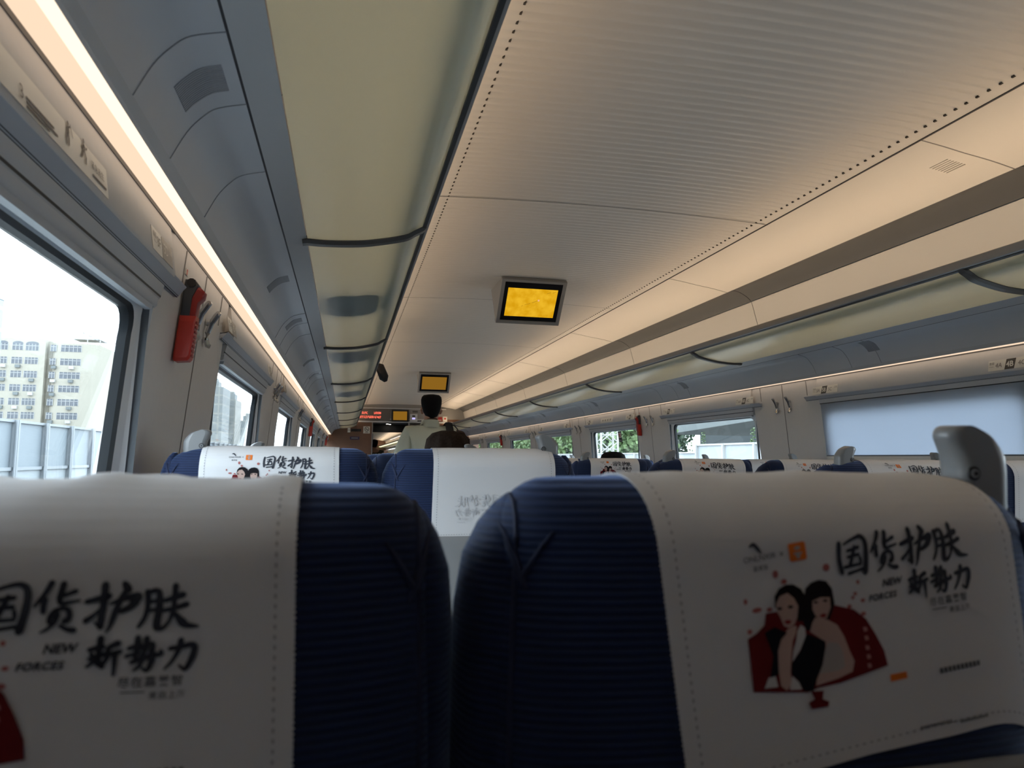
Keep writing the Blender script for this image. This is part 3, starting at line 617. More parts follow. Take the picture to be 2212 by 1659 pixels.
def lettering(d, mt, near=True):
    """the groups of printed writing, each its own mesh"""
    out = []; n = 4 if near else 1; g = mt
    hd = [i for i in range(len(PR['S'])) if i < 26 or i >= 44]; sb = [i for i in range(26, 44)]
    b = B(); brush(b, d, mt, n, [PR['S'][i] for i in hd]); out.append(('printed_headline', b))
    b = B(); brush(b, d, mt, n, [PR['S'][i] for i in sb]); out.append(('printed_second_line', b))
    if near:
        b = B(); words(b, d, 'NEW', -69.8, 10.3, 6.2, g, .28, .2); words(b, d, 'FORCES', -81, 17.9, 5.3, g, .28, .2, sp=1.12); out.append(('printed_english_words', b))
        b = B(); words(b, d, '尽在嘉莱智', -36.5, 28.0, 5.6, g, 0, .05, sp=1.17); b.add([d.at(x, y, .0028) for x, y in ((-35, 30.4), (-24, 30.6), (-24, 31.2), (-35, 31))], [(0, 1, 2, 3)], g)
        words(b, d, '来自上海', -22.3, 34.3, 4.1, g, 0, .04, sp=1.1); out.append(('printed_small_lines', b))
        b = B(); words(b, d, 'ONLNXIR', -163, -19.6, 5.0, g, 0, 0); words(b, d, '嘉莱智', -157.4, -13.8, 3.5, g); words(b, d, '×', -138.6, -19.2, 6, g)
        rb = ribbon([(-158, -28.5), (-155, -29.5), (-152, -26), (-150.5, -23.5)], [.8, 2.4, 2.0, .6], 3); b.grid([[d.at(*p, .0028), d.at(*q, .0028)] for p, q in rb], g); out.append(('printed_logo', b))
        for x0, x1, y in ((-37, -4, 69.5), (-57.7, -33.2, 101.6), (-27.3, -4.2, 103.4)):      # caption rows too small to read
            b = B(); n = 10; w = (x1 - x0) / n; h = 1.6 if y < 80 else .9
            for i in range(n): b.add([d.at(x0 + w * i + q, y + r, .0028) for q, r in ((0, -h), (w * .7, -h), (w * .7, h), (0, h))], [(0, 1, 2, 3)], M['ink'])
            out.append(('printed_caption', b))
    else:
        b = B()
        for x0, x1, y0, y1 in ((-69, -56, 6, 10.4), (-80, -58, 14, 17.8), (-36, -4, 23.4, 28), (-22, -4, 30, 34), (-163, -141, -24, -20.5), (-157, -147, -17.5, -14.5)):
            n = 4
            for i in range(n):
                w = (x1 - x0) / n; b.add([d.at(x0 + w * i + q, r, .0028) for q, r in ((0, y0), (w * .6, y0), (w * .6, y1), (0, y1))], [(0, 1, 2, 3)], M['ink'])
        out.append(('printed_small_lines', b))
    return out
def polyfill(b, d, pts, mt, z, cuts=2):
    bm = bmesh.new(); vs = [bm.verts.new((p[0], p[1], 0)) for p in pts]
    try: bm.faces.new(vs)
    except ValueError: bm.free(); return
    bmesh.ops.triangulate(bm, faces=bm.faces[:])
    for _ in range(cuts):
        es = [e for e in bm.edges if e.calc_length() > 14]
        if es: bmesh.ops.subdivide_edges(bm, edges=es, cuts=1); bmesh.ops.triangulate(bm, faces=bm.faces[:])
    bm.verts.index_update(); b.add([d.at(v.co.x, v.co.y, z) for v in bm.verts], [tuple(v.index for v in f.verts) for f in bm.faces], mt); bm.free()
def ell(cx, cy, rx, ry, n=12): return [(cx + rx * math.cos(2 * PI * k / n), cy + ry * math.sin(2 * PI * k / n)) for k in range(n)]
def picture(d, near=True):
    b = B(); z = .0026
    for f in PR['fl']: polyfill(b, d, ell(f[0], f[1], f[2] * .9, f[3] * .9, 10), M['p_flower'], z, 0); z += .00001
    for k in ('fan', 'hair', 'skin', 'white', 'lace', 'dress', 'lips'):
        z += .00006
        for p in PR['pic'][k]: polyfill(b, d, p, M['p_' + k], z, 3 if near else 1); z += .00001
    polyfill(b, d, ell(-125.5, -20.6, 6.2, 6.2, 4) if 0 else [(-131, -26.2), (-120.6, -26.2), (-119.6, -25.2), (-119.6, -16.4), (-120.6, -15.2), (-130.6, -15.2), (-131.6, -16.4), (-131.6, -25.2)], M['p_orange'], .0026, 0)
    if near:
        for x, y, w, h in ((-125.6, -23, 2.2, 1.2), (-125.6, -19.8, 3.4, .8), (-125.6, -18, 1.6, 1.6)): polyfill(b, d, ell(x, y, w, h, 8), M['p_lace'], .0028, 0)
        polyfill(b, d, [(-73.8, 65), (-61.5, 65.2), (-61.5, 69.4), (-73.8, 69.4)], M['p_orange'], .0026, 0)
        for p in PR['fc']: polyfill(b, d, [(p[0] - 1.5, p[1] - 1.6), (p[0] + 1.2, p[1] - 1.2), (p[0] + 1.6, p[1] + 1.3), (p[0] - 1.1, p[1] + 1.5)], M['p_pink'], .0035, 0)
    return b
def stitches(d):
    b = B(); bb = -(d.st * 1000) - 100
    while bb < 104:
        for a in (-206, 36): b.add([d.at(a + x, bb + y, .0026) for x, y in ((-.6, 0), (.6, 0), (.6, 2.2), (-.6, 2.2))], [(0, 1, 2, 3)], M['stitch'])
        bb += 5.2
    a = -204
    while a < 36: b.add([d.at(a + x, 102.5 + y, .0026) for x, y in ((0, -.5), (2.2, -.5), (2.2, .5), (0, .5))], [(0, 1, 2, 3)], M['stitch']); a += 5.2
    return b
def lower_parts(t):
    b = B(); b.tube([(0, .30, 0), (0, .30, .30)], .05, M['shell'], 12); b.box(-.19, .19, .12, .5, 0, .03, M['shell']); b.obj('pedestal', t)
    b = B(); rows = []
    for i in range(13):
        a = i / 12; f = max(.0, 1 - abs(2 * a - 1) ** 6) ** .4
        rows.append([(.198 * f * math.copysign(abs(math.cos(q)) ** .35, math.cos(q)), .32 + .235 * f * math.copysign(abs(math.sin(q)) ** .35, math.sin(q)), .32 + .13 * a) for q in [2 * PI * k / 32 for k in range(32)]])
    b.grid(rows, M['fabric'], True); b.add(rows[0], [tuple(range(32))], M['fabric']); b.add(rows[-1], [tuple(range(32))], M['fabric']); b.obj('seat_cushion', t)
def arm(x):
    b = B(); b.tube([(x, .10, .59), (x, .13, .625), (x, .20, .64), (x, .40, .64), (x, .44, .625)], [.014, .016, .0165, .0165, .011], M['grip'], 10); b.obox((x - .010, .08, .40), (.020, 0, 0), (0, .05, 0), (0, 0, .2), M['grip']); return b
MESHES = {}
def reclined(kind, lean):
    """mesh already turned about the hinge"""
    key = (kind, lean)
    if key in MESHES: return MESHES[key]
DZ = 0
def put(b, name, parent, lean, label=None):
    c, s = math.cos(math.radians(lean)), math.sin(math.radians(lean))
    b.v = [(x, y * c - (z - PIV) * s, PIV + y * s + (z - PIV) * c - DZ * min(1, max(0, (z - .7) / .2))) for x, y, z in b.v]
    return b.obj(name, parent, label=label)
def make_seat(hs, lean, drape, near, label, amp=.3, ghost=False, prints=True, armside=-1, hsh=.010, group='train seats in rows facing the front wall'):
    t = thing('train_seat', label, 'seat', group=group)
    put(back_mesh(hs), 'backrest', t, lean); 
    for q in (-1, 1):
        put(piping_mesh(hs, q), 'piping', t, lean)
        if near: put(fold_mesh(q), 'corner_tuck', t, lean)
    for q in (-1, 1): put(wing_mesh(q), 'side_bolster', t, lean)
    lower_parts(t); arm(-.2175).obj('armrest', t)
    if hs: h = put(handle_mesh(hs, hsh, 1.0 if hsh > .02 else 1), 'grab_handle', t, lean); k = put(screw_mesh(hs, hsh), 'screw_socket', h, lean)
    sh = B(); rows = []
    for z in (1.075, 1.06, .60, .50): rows.append([(x, -T0 * (1 - abs(x / .17) ** 8 * .15) - (.022 if 0 < i < 8 else .012) + (0 if z < 1.07 else .008), z) for i, x in enumerate([-.172, -.168, -.12, -.06, 0, .06, .12, .168, .172])])
    sh.grid(rows, M['shell']); sh.box(-.172, .172, -T0 - .016, -T0, .50, 1.07, M['shell']); put(sh, 'tray_table', t, lean)
    sl = B(); sl.box(-.03, .03, -T0 - .034, -T0 - .02, 1.035, 1.051, M['grip']); put(sl, 'tray_latch', t, lean)
    cl = put(cover_mesh(drape, near, amp), 'headrest_cover', t, lean, 'blank white cloth cover with faint mirrored writing showing through' if ghost else 'white cloth cover printed with dark brush writing and a small picture')
    if prints:
        for nm, lb in lettering(Drape(drape.ut, drape.st + .045, 0, hs, True) if ghost else drape, M['ghost'] if ghost else M['navy'], near):
            if not (ghost and nm == 'printed_caption'): put(lb, nm, cl, lean)
        if not ghost: put(picture(drape, near), 'printed_picture', cl, lean)
        if near: put(stitches(drape), 'stitching', cl, lean)
    return t
def seat_y(rear, lean): return rear + T0 + (EYE - .08 - PIV) * math.sin(math.radians(lean)) / math.cos(math.radians(lean)) * 1.0
def place(t, X, rear, lean): t.location = (CX + X, seat_y(rear, lean), 0)
ORD = ['first', 'second', 'third', 'fourth', 'fifth', 'sixth', 'seventh', 'eighth', 'ninth', 'tenth', 'eleventh', 'twelfth', 'thirteenth', 'fourteenth', 'fifteenth']
G = 'train seats in rows facing the front wall'
XL, XR = -.145, .29
# the two seats right in front of the phone
DZ = .045
s = make_seat(-1, 2, Drape(.075, .0975, 0, -1), True, 'nearest navy seat on the left, its white cover lit warm and creased on top', .9, armside=1); place(s, XL, .405, 2)
DZ = .041
s = make_seat(1, 2, Drape(.1125, .0765, 7.9, 1), True, 'nearest navy seat on the right, its printed cover hanging crooked', .35, armside=-1, hsh=.033); place(s, XR, .410, 2)
# second row of the two-seat side
DZ = .011
s = make_seat(-1, 3, Drape(.087, .068, 0, -1), True, 'navy window seat directly beyond the nearest left seat, brush writing upright on its cover', .2, armside=1); place(s, XL, 1.50, 3)
s = make_seat(1, 3, Drape(.104, .100, 0, 1, True), True, 'navy aisle seat with a blank white cover, beyond the gap between the nearest seats', .15, ghost=True, armside=-1); place(s, XR, 1.50, 3)
# the rest: one seat of each kind, then copies
DZ = .015
far = {}
def far_seat(side, hs, lean, n, ut, st, rot, X, rear, label):
    key = (hs, n)
    if key not in far:
        t = far[key] = make_seat(hs, lean, Drape(ut, st, rot, hs), n == 1, label, .2, armside=-1 if X > 1 else hs * -1 or -1)
    else: t = dup(far[key], label=label)
    place(t, X, rear, lean)
for r in range(2, 15):
    rear = 1.50 + .98 * (r - 1); o = ORD[r]
    far_seat('two', -1, 4, 3, .087, .068, 1, XL, rear, 'navy window seat of the two-seat side, %s row from the camera' % o)
    far_seat('two', 1, 4, 3, .087, .068, -1, XR, rear, 'navy aisle seat of the two-seat side, %s row from the camera' % o)
XA = [1.325, 1.78, 2.225]
DZ = .029
for r in range(1, 15):
    rear = 1.50 + .98 * (r - 1); o = ORD[r]; nn = 1 if r < 3 else 10
    far_seat('three', -1, 4, nn, .105 if r < 3 else .09, .062, -1.5 if r < 3 else 1, XA[0], rear, 'navy aisle seat of the three-seat side, %s row from the camera' % o)
    far_seat('three', 0, 4, nn, .075, .062, 1, XA[1], rear, 'navy middle seat of the three-seat side, %s row from the camera' % o)
    far_seat('three', 1, 4, nn, .085, .062, 0, XA[2], rear, 'navy window seat of the three-seat side, %s row from the camera' % o)

# the phone's own row and the row behind it
for r, rear in ((-1, -.46), (-2, -1.44)):
    for k, (hs, X, nm) in enumerate(((-1, XL, 'window seat of the two-seat side'), (1, XR, 'aisle seat of the two-seat side'), (-1, XA[0], 'aisle seat of the three-seat side'), (0, XA[1], 'middle seat of the three-seat side'), (1, XA[2], 'window seat of the three-seat side'))):
        src = far[(hs, 3)] if k < 2 else far[(hs, 10)]
        t = dup(src, label='navy %s, %s' % (nm, 'in the row the picture is taken from' if r == -1 else 'one row behind where the picture is taken')); place(t, X, rear, 4)
# ------------------------------------------------------------------ fittings on the walls
def wallx(Z): return 1.451 + (.448 - Z) * .0982
def pelx(Z): return 1.438 + (Z - .357) * .143
def on_wall(sx, y, Z, u, v, off, f=wallx):
    """u to the reader's right, v up, measured on the wall face"""
    yy = y + (u if sx < 0 else -u); z = Z + v; return (sx * (f(z) - off), yy, EYE + z)
def plate(b, sx, y, Z, u0, u1, v0, v1, mt, off, f=pelx, th=.0008, sh=0):
    q = [(u0, v0), (u1, v0), (u1 + sh, v1), (u0 + sh, v1)]
    b.add([on_wall(sx, y, Z, u, v, off, f) for u, v in q] + [on_wall(sx, y, Z, u, v, off - th, f) for u, v in q], [(0, 1, 2, 3), (7, 6, 5, 4), (0, 1, 5, 4), (1, 2, 6, 5), (2, 3, 7, 6), (3, 0, 4, 7)], mt)
def wtext(b, sx, y, Z, txt, u, v, size, mt, off, f=pelx, shear=0, bold=0):
    vs, fs = text_mesh(txt, size, shear, bold); b.add([on_wall(sx, y, Z, u + p, v + q, off, f) for p, q in vs], fs, mt)
def number_plate(sx, y, n, near):
    side = 'left' if sx < 0 else 'right'
    if sx < 0: lab = 'pale seat number sticker reading %dF %dD over a left-hand window' % (n, n)
    else: lab = 'seat number sticker reading %dA %dB %dC over a right-hand window' % (n, n, n)
    t = thing('seat_number_sticker', lab, 'sticker', on_wall(sx, y, .382, 0, 0, 0, pelx), group='seat number stickers')
    b = B(); W = .15 if sx < 0 else .21
    plate(b, sx, y, .382, -W / 2, W / 2, -.021, .021, M['plate'], .0012)
    off = t.location
    if sx < 0: plate(b, sx, y, .382, -.005, W / 2 - .001, -.0205, .0205, M['plateg'], .0018, sh=0)
    else: plate(b, sx, y, .382, -.030, .012, -.0205, .0205, M['plated'], .0018, sh=.008)
    o = b.obj('sticker_base', t); o.location = -Vector(off)
    b = B(); z = .382; ol = .0024
    if sx < 0:
        if near: wtext(b, sx, y, z, '靠窗', -.070, .004, .012, M['inkp'], ol); wtext(b, sx, y, z, 'Window', -.070, -.006, .006, M['inkp'], ol); wtext(b, sx, y, z, '过道', .048, .002, .011, M['plate'], ol)
        wtext(b, sx, y, z, '%dF' % n, -.044, -.008, .027, M['inkp'], ol); wtext(b, sx, y, z, '%dD' % n, .004, -.008, .027, M['plate'], ol)
    else:
        if near: wtext(b, sx, y, z, '靠窗', -.100, .004, .012, M['inkp'], ol); wtext(b, sx, y, z, 'Window', -.100, -.006, .006, M['inkp'], ol); wtext(b, sx, y, z, '过道', .078, .004, .012, M['inkp'], ol)
        wtext(b, sx, y, z, '%dA' % n, -.072, -.009, .026, M['inkp'], ol, shear=.1); wtext(b, sx, y, z, '%dB' % n, -.022, -.010, .030, M['plate'], ol, bold=.0008); wtext(b, sx, y, z, '%dC' % n, .030, -.009, .026, M['inkp'], ol)
    o = b.obj('sticker_writing', t); o.location = -Vector(off)
for sx in (-1, 1):
    for i in range(1, len(PC) - 1):
        y0, y1 = PC[i] + PIL[sx], PC[i + 1] - PIL[sx]
        for y in ((y0 - .02 if sx < 0 else y0 + .07), y1 - (.10 if sx < 0 else .08)):
            if y < .3 or y > Y1 - .15: continue
            number_plate(sx, y, int(round((y - 1.4) / .99)) + 3, y < 6)
# long evacuation stickers with pictograms
def man_picto(b, sx, y, Z, u, s, run):
    def st(p, w): 
        rb = ribbon(p, [w, w], 1); b.grid([[on_wall(sx, y, Z, u + a * s, c * s, .0024, pelx) for a, c in q] for q in rb], M['inkp'])
    b.add([on_wall(sx, y, Z, u + (.02 + .12 * math.cos(2 * PI * k / 10)) * s, (.82 + .12 * math.sin(2 * PI * k / 10)) * s, .0024, pelx) for k in range(10)], [tuple(range(10))], M['inkp'])
    st([(0, .68), (-.05, .35)], .22)
    if run: st([(-.05, .38), (.2, .1), (.12, -.25)], .12); st([(-.05, .38), (-.25, .1), (-.45, -.1)], .12); st([(0, .62), (.3, .5), (.42, .66)], .09); st([(0, .62), (-.28, .42)], .09)
    else: st([(-.05, .38), (0, .05), (-.05, -.3)], .14); st([(-.05, .38), (-.28, 0), (-.3, -.3)], .12); st([(0, .62), (.35, .78)], .09); st([(.3, .9), (.55, .3)], .06)
def guide(sx, yc, L, lab, det=True):
    t = thing('evacuation_guide_sticker', lab, 'sticker', on_wall(sx, yc, .38, 0, 0, 0, pelx), group='evacuation guide stickers')
    b = B(); plate(b, sx, yc, .382, -L / 2, L / 2, -.0215, .0215, M['plate'], .0012); o = b.obj('sticker_base', t); o.location = -t.location
    b = B(); z = .382
    if det:
        k = L / 2
        for q, (num, u) in enumerate((('1', -k + .02), ('2', -k + .22), ('3', -k + .42))):
            b = B(); wtext(b, sx, yc, z, num, u, -.014, .022, M['inkp'], .0024)
            for r in range(3): plate(b, sx, yc, z, u + .018, u + .018 + (.075, .085, .06)[r], -.008 - .005 * r, -.0055 - .005 * r, M['inkp'], .0022, th=.0003)
            if q < 2: b.add([on_wall(sx, yc, z, u + .10 + .005 * math.cos(a * PI / 4), .012 + .005 * math.sin(a * PI / 4), .0024, pelx) for a in range(8)], [tuple(range(8))], M['red'])
            if q < 2: plate(b, sx, yc, z, u + .125, u + .129, -.012, .016, M['inkp'], .0022, th=.0003); plate(b, sx, yc, z, u + .122, u + .133, .008, .016, M['inkp'], .0022, th=.0003)
            o = b.obj('numbered_step', t); o.location = -t.location
        b = B()
        for u, s_, r_ in ((-k + .56, .026, False), (-k + .615, .028, True)): pb = B(); man_picto(pb, sx, yc, z, u, s_, r_); o = pb.obj('pictogram', t); o.location = -t.location
        wtext(b, sx, yc, z, '紧急逃生', -k + .64, -.002, .013, M['inkp'], .0024); plate(b, sx, yc, z, -k + .645, -k + .70, -.012, -.009, M['inkp'], .0022, th=.0003)
    else:
        for u in (-.12, -.05, .02, .09): plate(b, sx, yc, z, u, u + .03, -.008, .010, M['plateg'], .002, th=.0003)
    o = b.obj('sticker_writing', t); o.location = -t.location
guide(-1, .74, .71, 'long pale evacuation sticker with running figures over the nearest left window')
guide(1, 6.84, .34, 'pale pictogram sticker over the right-hand window beside the nearest red hammer', False)
# coat hooks, two on every pillar
def hook(sx, y, near, lab):
    t = thing('coat_hook', lab, 'hook', on_wall(sx, y, .32, 0, 0, 0), group='chrome coat hooks on the window pillars'); b = B()
    P = lambda u, v, o: on_wall(sx, y, .32, u, v, o)
    b.tube([P(0, .022, .001), P(0, .022, .012)], .009, M['steel'], 10); o = b.obj('mount', t); o.location = -t.location; b = B()
    b.tube([P(0, -.024, .001), P(0, -.024, .006)], .008, M['steel'], 10)
    o = b.obj('mount', t); o.location = -t.location; b = B()
    b.tube([P(0, .046, .027), P(0, .040, .024), P(0, .020, .014), P(0, -.005, .009), P(0, -.025, .009), P(0, -.038, .014), P(0, -.040, .020)], [.007, .008, .0075, .0068, .0072, .007, .006], M['steel'], 8)
    b.tube([P(-.006, .046, .028), P(.006, .046, .028)], .0062, M['steel'], 8)
    o = b.obj('hook_arm', t); o.location = -t.location
for sx in (-1, 1):
    for k, c in enumerate(PC):
        if c < 1 or c > Y1 - .3: continue
        for j, dy in enumerate((-.065, .065)):
            hook(sx, c + dy, c < 6, 'chrome coat hook on the %s side of the %s %s window pillar from the camera' % ('near' if j == 0 else 'far', ORD[k - 2], 'left' if sx < 0 else 'right'))
# emergency hammers
def hammer(sx, y, lab):
    t = thing('emergency_hammer', lab, 'hammer', on_wall(sx, y, .30, 0, 0, 0), group='red emergency hammers on the pillars')
    def O(bb, n, **k): o = bb.obj(n, t, **k); o.location = -t.location; return o
    def P(u, v, o): return on_wall(sx, y, .30, u, v, o)
    def slab(b, sec, mt, w=.019, tp=.0):
        """outline (v, o) seen from the side, given width"""
        ru = []
        for u, s in ((-w, .8), (-w * .85, 1), (w * .85, 1), (w, .8)):
            cv = sum(p[0] for p in sec) / len(sec); co = sum(p[1] for p in sec) / len(sec)
            ru.append([P(u, cv + (v - cv) * s, co + (o - co) * s) for v, o in sec])
        b.grid(ru, mt, True); b.add(ru[0], [tuple(range(len(sec)))], mt); b.add(ru[-1], [tuple(range(len(sec)))], mt)
    b = B(); slab(b, [(.005, .004), (.005, .038), (-.088, .038), (-.094, .034), (-.096, .008), (-.092, .004)], M['red']); O(b, 'holder')
    b = B()
    for i in range(8): slab(b, [(-.006 - .0105 * i, .034), (-.006 - .0105 * i, .0405), (-.011 - .0105 * i, .0405), (-.011 - .0105 * i, .034)], M['redd'], .012)
    O(b, 'holder_ribs')
    b = B(); slab(b, [(.004, .005), (.004, .024), (.045, .024), (.062, .03), (.075, .033), (.086, .024), (.086, .004), (.06, .003)], M['dark'], .017); O(b, 'bracket')
    b = B(); slab(b, [(.0, .02), (.0, .036), (.035, .037), (.046, .046), (.060, .047), (.070, .036), (.066, .02), (.03, .016)], M['redd'], .015); O(b, 'hammer_handle')
    b = B(); b.tube([P(-.02, .078, .018), P(.024, .078, .018)], [.010, .010], M['black'], 10); O(b, 'hammer_head')
    b = B(); b.tube([P(.012, .0, .03), P(.02, -.03, .012), P(.03, -.05, .004), P(.022, -.06, .004), P(.016, -.05, .02)], .0012, M['black'], 6); O(b, 'tether')
    b = B(); plate(b, sx, y, .30, -.012, .012, .098, .112, M['plate'], .0015, wallx); plate(b, sx, y, .30, -.004, .004, .099, .111, M['red'], .002, wallx); O(b, 'red_mark')
hammer(-1, 1.69, 'red emergency hammer in its holder on the nearest left pillar')
hammer(-1, 7.57, 'red emergency hammer on a distant left pillar, small in view')
hammer(-1, 13.45, 'red emergency hammer on the left pillar closest to the end wall')
hammer(1, 6.04, 'red emergency hammer on the right pillar, beside the window with trees')
hammer(1, 11.92, 'red emergency hammer far down the right wall')
# window sticker
t = thing('window_notice', 'small black, white and red notice stuck on a right-hand window', 'sticker', (1.5, 6.66, EYE + .21)); b = B()
gxx = lambda z: 1.5425 - .14 * z
def wn(u0, u1, v0, v1, mt, off): plate(b, 1, 6.66, .215, u0, u1, v0, v1, mt, off, gxx)
wn(-.045, .045, -.052, .052, M['black'], .001); wn(-.034, .034, -.012, .038, M['plate'], .002); wn(-.024, -.004, -.006, .03, M['red'], .003); wn(.006, .020, -.006, .03, M['red'], .003); wn(-.03, .03, -.044, -.030, M['plateg'], .002)
o = b.obj('notice_sheet', t); o.location = -t.location
# ------------------------------------------------------------------ ceiling screens
def screen_mat():
    m = bpy.data.materials.new('yellow_lit_picture'); m.use_nodes = True; n = m.node_tree; n.nodes.clear()
    t = n.nodes.new('ShaderNodeTexCoord'); x = n.nodes.new('ShaderNodeTexNoise'); x.inputs['Scale'].default_value = 22; x.inputs['Detail'].default_value = 6
    r = n.nodes.new('ShaderNodeValToRGB'); r.color_ramp.elements[0].position = .35; r.color_ramp.elements[0].color = (.66, .33, .005, 1); r.color_ramp.elements[1].position = .65; r.color_ramp.elements[1].color = (.80, .45, .02, 1)
    e = n.nodes.new('ShaderNodeEmission'); e.inputs[1].default_value = SCR; o = n.nodes.new('ShaderNodeOutputMaterial')
    n.links.new(t.outputs['Object'], x.inputs['Vector']); n.links.new(x.outputs['Fac'], r.inputs[0]); n.links.new(r.outputs[0], e.inputs[0]); n.links.new(e.outputs[0], o.inputs[0]); return m
M['scr'] = screen_mat(); M['scrd'] = emitm('dim_yellow_picture', (.40, .19, .02), SCR * .6); M['tvf'] = mat('grey_screen_housing', (.30, .29, .275), .45)
M['scrmark'] = emitm('dark_lines_in_picture', (.35, .15, .01), SCR * .6); M['scrpink'] = emitm('pale_dot_in_picture', (.9, .45, .30), SCR)
def tv(y, lab, dim=False):
    t = thing('ceiling_screen', lab, 'screen', (0, y, EYE + 1.09), group='screens hanging under the ceiling')
    # local frame: origin at the top edge of the screen, e down along the tilted face, n out of the face (towards the camera and down)
    e = Vector((0, .195, -.232)).normalized(); nn = Vector((0, e.z, -e.y)); nn = nn if nn.y < 0 else -nn; X = Vector((1, 0, 0)); o0 = Vector((0, 0, -.008)); L = .305
    def q(b, x0, x1, d0, d1, n0, n1, mt):
        b.obox(o0 + X * x0 + e * d0 + nn * n0, X * (x1 - x0), e * (d1 - d0), nn * (n1 - n0), mt)
    b = B(); fr = [(-.205, .205, 0, .016), (-.205, .205, L - .022, L), (-.205, -.183, .016, L - .022), (.183, .205, .016, L - .022)]
    for x0, x1, d0, d1 in fr: q(b, x0, x1, d0, d1, -.03, .008, M['tvf'])
    b.obj('screen_frame', t)
    b = B(); q(b, -.184, .184, .015, L - .021, -.03, .002, M['black']); b.obj('screen_bezel', t)
    b = B(); q(b, -.158, .158, .058, L - .052, .001, .004, M['scrd'] if dim else M['scr']); pc = b.obj('screen_picture', t)
    if not dim:
        b = B()
        for x, d, w, ln in ((-.04, .17, .0016, .02), (-.02, .163, .0018, .014), (.005, .152, .002, .018), (.022, .144, .002, .02), (.09, .085, .0018, .025), (.125, .078, .0018, .02), (-.06, .18, .0015, .012)):
            b.obox(o0 + X * x + e * d + nn * .004, X * ln - e * ln * .45, e * w, nn * .0004, M['scrmark'])
        b.tube([o0 + X * .045 + e * .135 + nn * .0038, o0 + X * .045 + e * .135 + nn * .0046], .006, M['scrpink'], 10)
        b.obj('picture_marks', pc)
    b = B()           # wedge housing up to the ceiling
    bot = o0 + e * L; pts = [(o0.y, o0.z), (bot.y, bot.z), (bot.y + .05, bot.z + .06), (o0.y + .36, 0.0), (o0.y, .0)]
    rows = [[(x, p[0] + .012, p[1] + .006) for p in pts] for x in (-.20, .20)]
    b.grid(rows, M['tvf'], True)
    for r in rows: b.add(r, [tuple(range(5))], M['tvf'])
    b.obj('housing', t)
tv(4.19, 'ceiling screen showing a bright yellow picture, nearest of the hanging screens')
tv(9.25, 'ceiling screen with a dim yellow picture, above the standing person', True)
# ------------------------------------------------------------------ end wall
YE = Y1
b = B(); D0, D1, DT = -.565, .565, .77       # door opening
prof = [(-1.50, -1.22), (-1.50, 0), (-1.451, .448), (-1.38, .48)]
for x0, x1, z0, z1, mt in ((-1.66, D0, -1.22, .80, M['wood']), (D1, 1.66, -1.22, .80, M['wood']), (D0, D1, DT, .80, M['ledge']), (-1.60, 1.60, .80, 1.22, M['tvf'])):
    b.box(x0, x1, YE, YE + .05, EYE + z0, EYE + z1, mt)
ew = b.obj('wall_front', kind='structure')
b = B(); b.box(-1.3, 1.25, YE - .02, YE, EYE + .715, EYE + .745, M['ledge']); b.box(-.95, .95, YE - .03, YE, EYE + 1.0, EYE + 1.02, M['ledge']); b.obj('trim_4', kind='structure')
t = thing('door_1', kind='structure')
b = B(); b.box(D0 - .02, D0, YE - .02, YE + .06, 0, EYE + .715, M['rail']); b.box(D1, D1 + .02, YE - .02, YE + .06, 0, EYE + .715, M['rail']); b.box(.16, .19, YE + .0, YE + .04, 0, EYE + .715, M['rail']); b.obj('door_frame', t)
b = B(); b.box(.19, D1, YE + .02, YE + .03, .0, EYE + .70, M['glass']); b.obj('door_pane', t)
def ebox(name, lab, cat, x0, x1, z0, z1, parts, depth=.03, mt='dark', group=None):
    """something fixed to the end wall; parts = (name, x0, x1, z0, z1, material, extra depth) in fractions"""
    t = thing(name, lab, cat, ((x0 + x1) / 2, YE, EYE + z0), group=group); b = B(); b.box(x0, x1, YE - depth, YE, EYE + z0, EYE + z1, M[mt]); o = b.obj('housing', t); o.location = -t.location
    for n, a, c, d, e, m, q in parts:
        b = B(); b.box(x0 + (x1 - x0) * a, x0 + (x1 - x0) * c, YE - depth - q, YE - depth, EYE + z0 + (z1 - z0) * d, EYE + z0 + (z1 - z0) * e, m); o = b.obj(n, t); o.location = -t.location
    return t
M['led'] = emitm('red_led_dots', (1, .16, .10), 1.1)
t = ebox('led_display', 'grey display board with rows of red lit characters above the door', 'display', -.90, -.22, .755, .99, [], .02, 'board')
b = B()
random.seed(3)
for r, (x0, x1, z0, z1) in enumerate(((-.79, -.67, .885, .935), (-.55, -.40, .885, .935), (-.86, -.40, .800, .850))):
    n = int((x1 - x0) / .03)
    for i in range(n):
        for a in range(3):
            for c in range(5):
                if random.random() < .72: x = x0 + (x1 - x0) * (i + .26 * a) / n; z = z0 + (z1 - z0) * c / 5; b.box(x, x + .0075, YE - .024, YE - .02, EYE + z, EYE + z + .008, M['led'])
o = b.obj('lit_characters', t); o.location = -t.location
ebox('wall_screen', 'screen with a dull orange picture above the door', 'screen', -.19, .165, .735, .985, [('screen_picture', .1, .9, .14, .86, M['scrd'], .004)], .03, 'black')
ebox('alarm_unit', 'white alarm unit with a small dark lens above the door', 'alarm', .19, .345, .745, .90, [('lens', .3, .7, .62, .82, M['dark'], .006), ('lit_window', .3, .7, .28, .5, emitm('pale_violet_light', (.5, .45, .9), .9), .004)], .04, 'white')
ebox('vent_plate', 'grey vent plate above the white alarm unit', 'vent', .19, .37, .91, .985, [('slot', .3, .9, .3, .8, M['band'], .003)], .015, 'tvf')
ebox('notice_plate', 'red notice plate over the door, right of the standing person', 'sign', .70, .87, .77, .85, [('white_line', .1, .9, .1, .25, M['plate'], .002)], .012, 'redd')
ebox('round_notice', 'white notice with a red circle beside the red plate', 'sign', .885, .975, .755, .86, [('red_circle', .3, .7, .4, .75, M['red'], .002)], .012, 'plate')
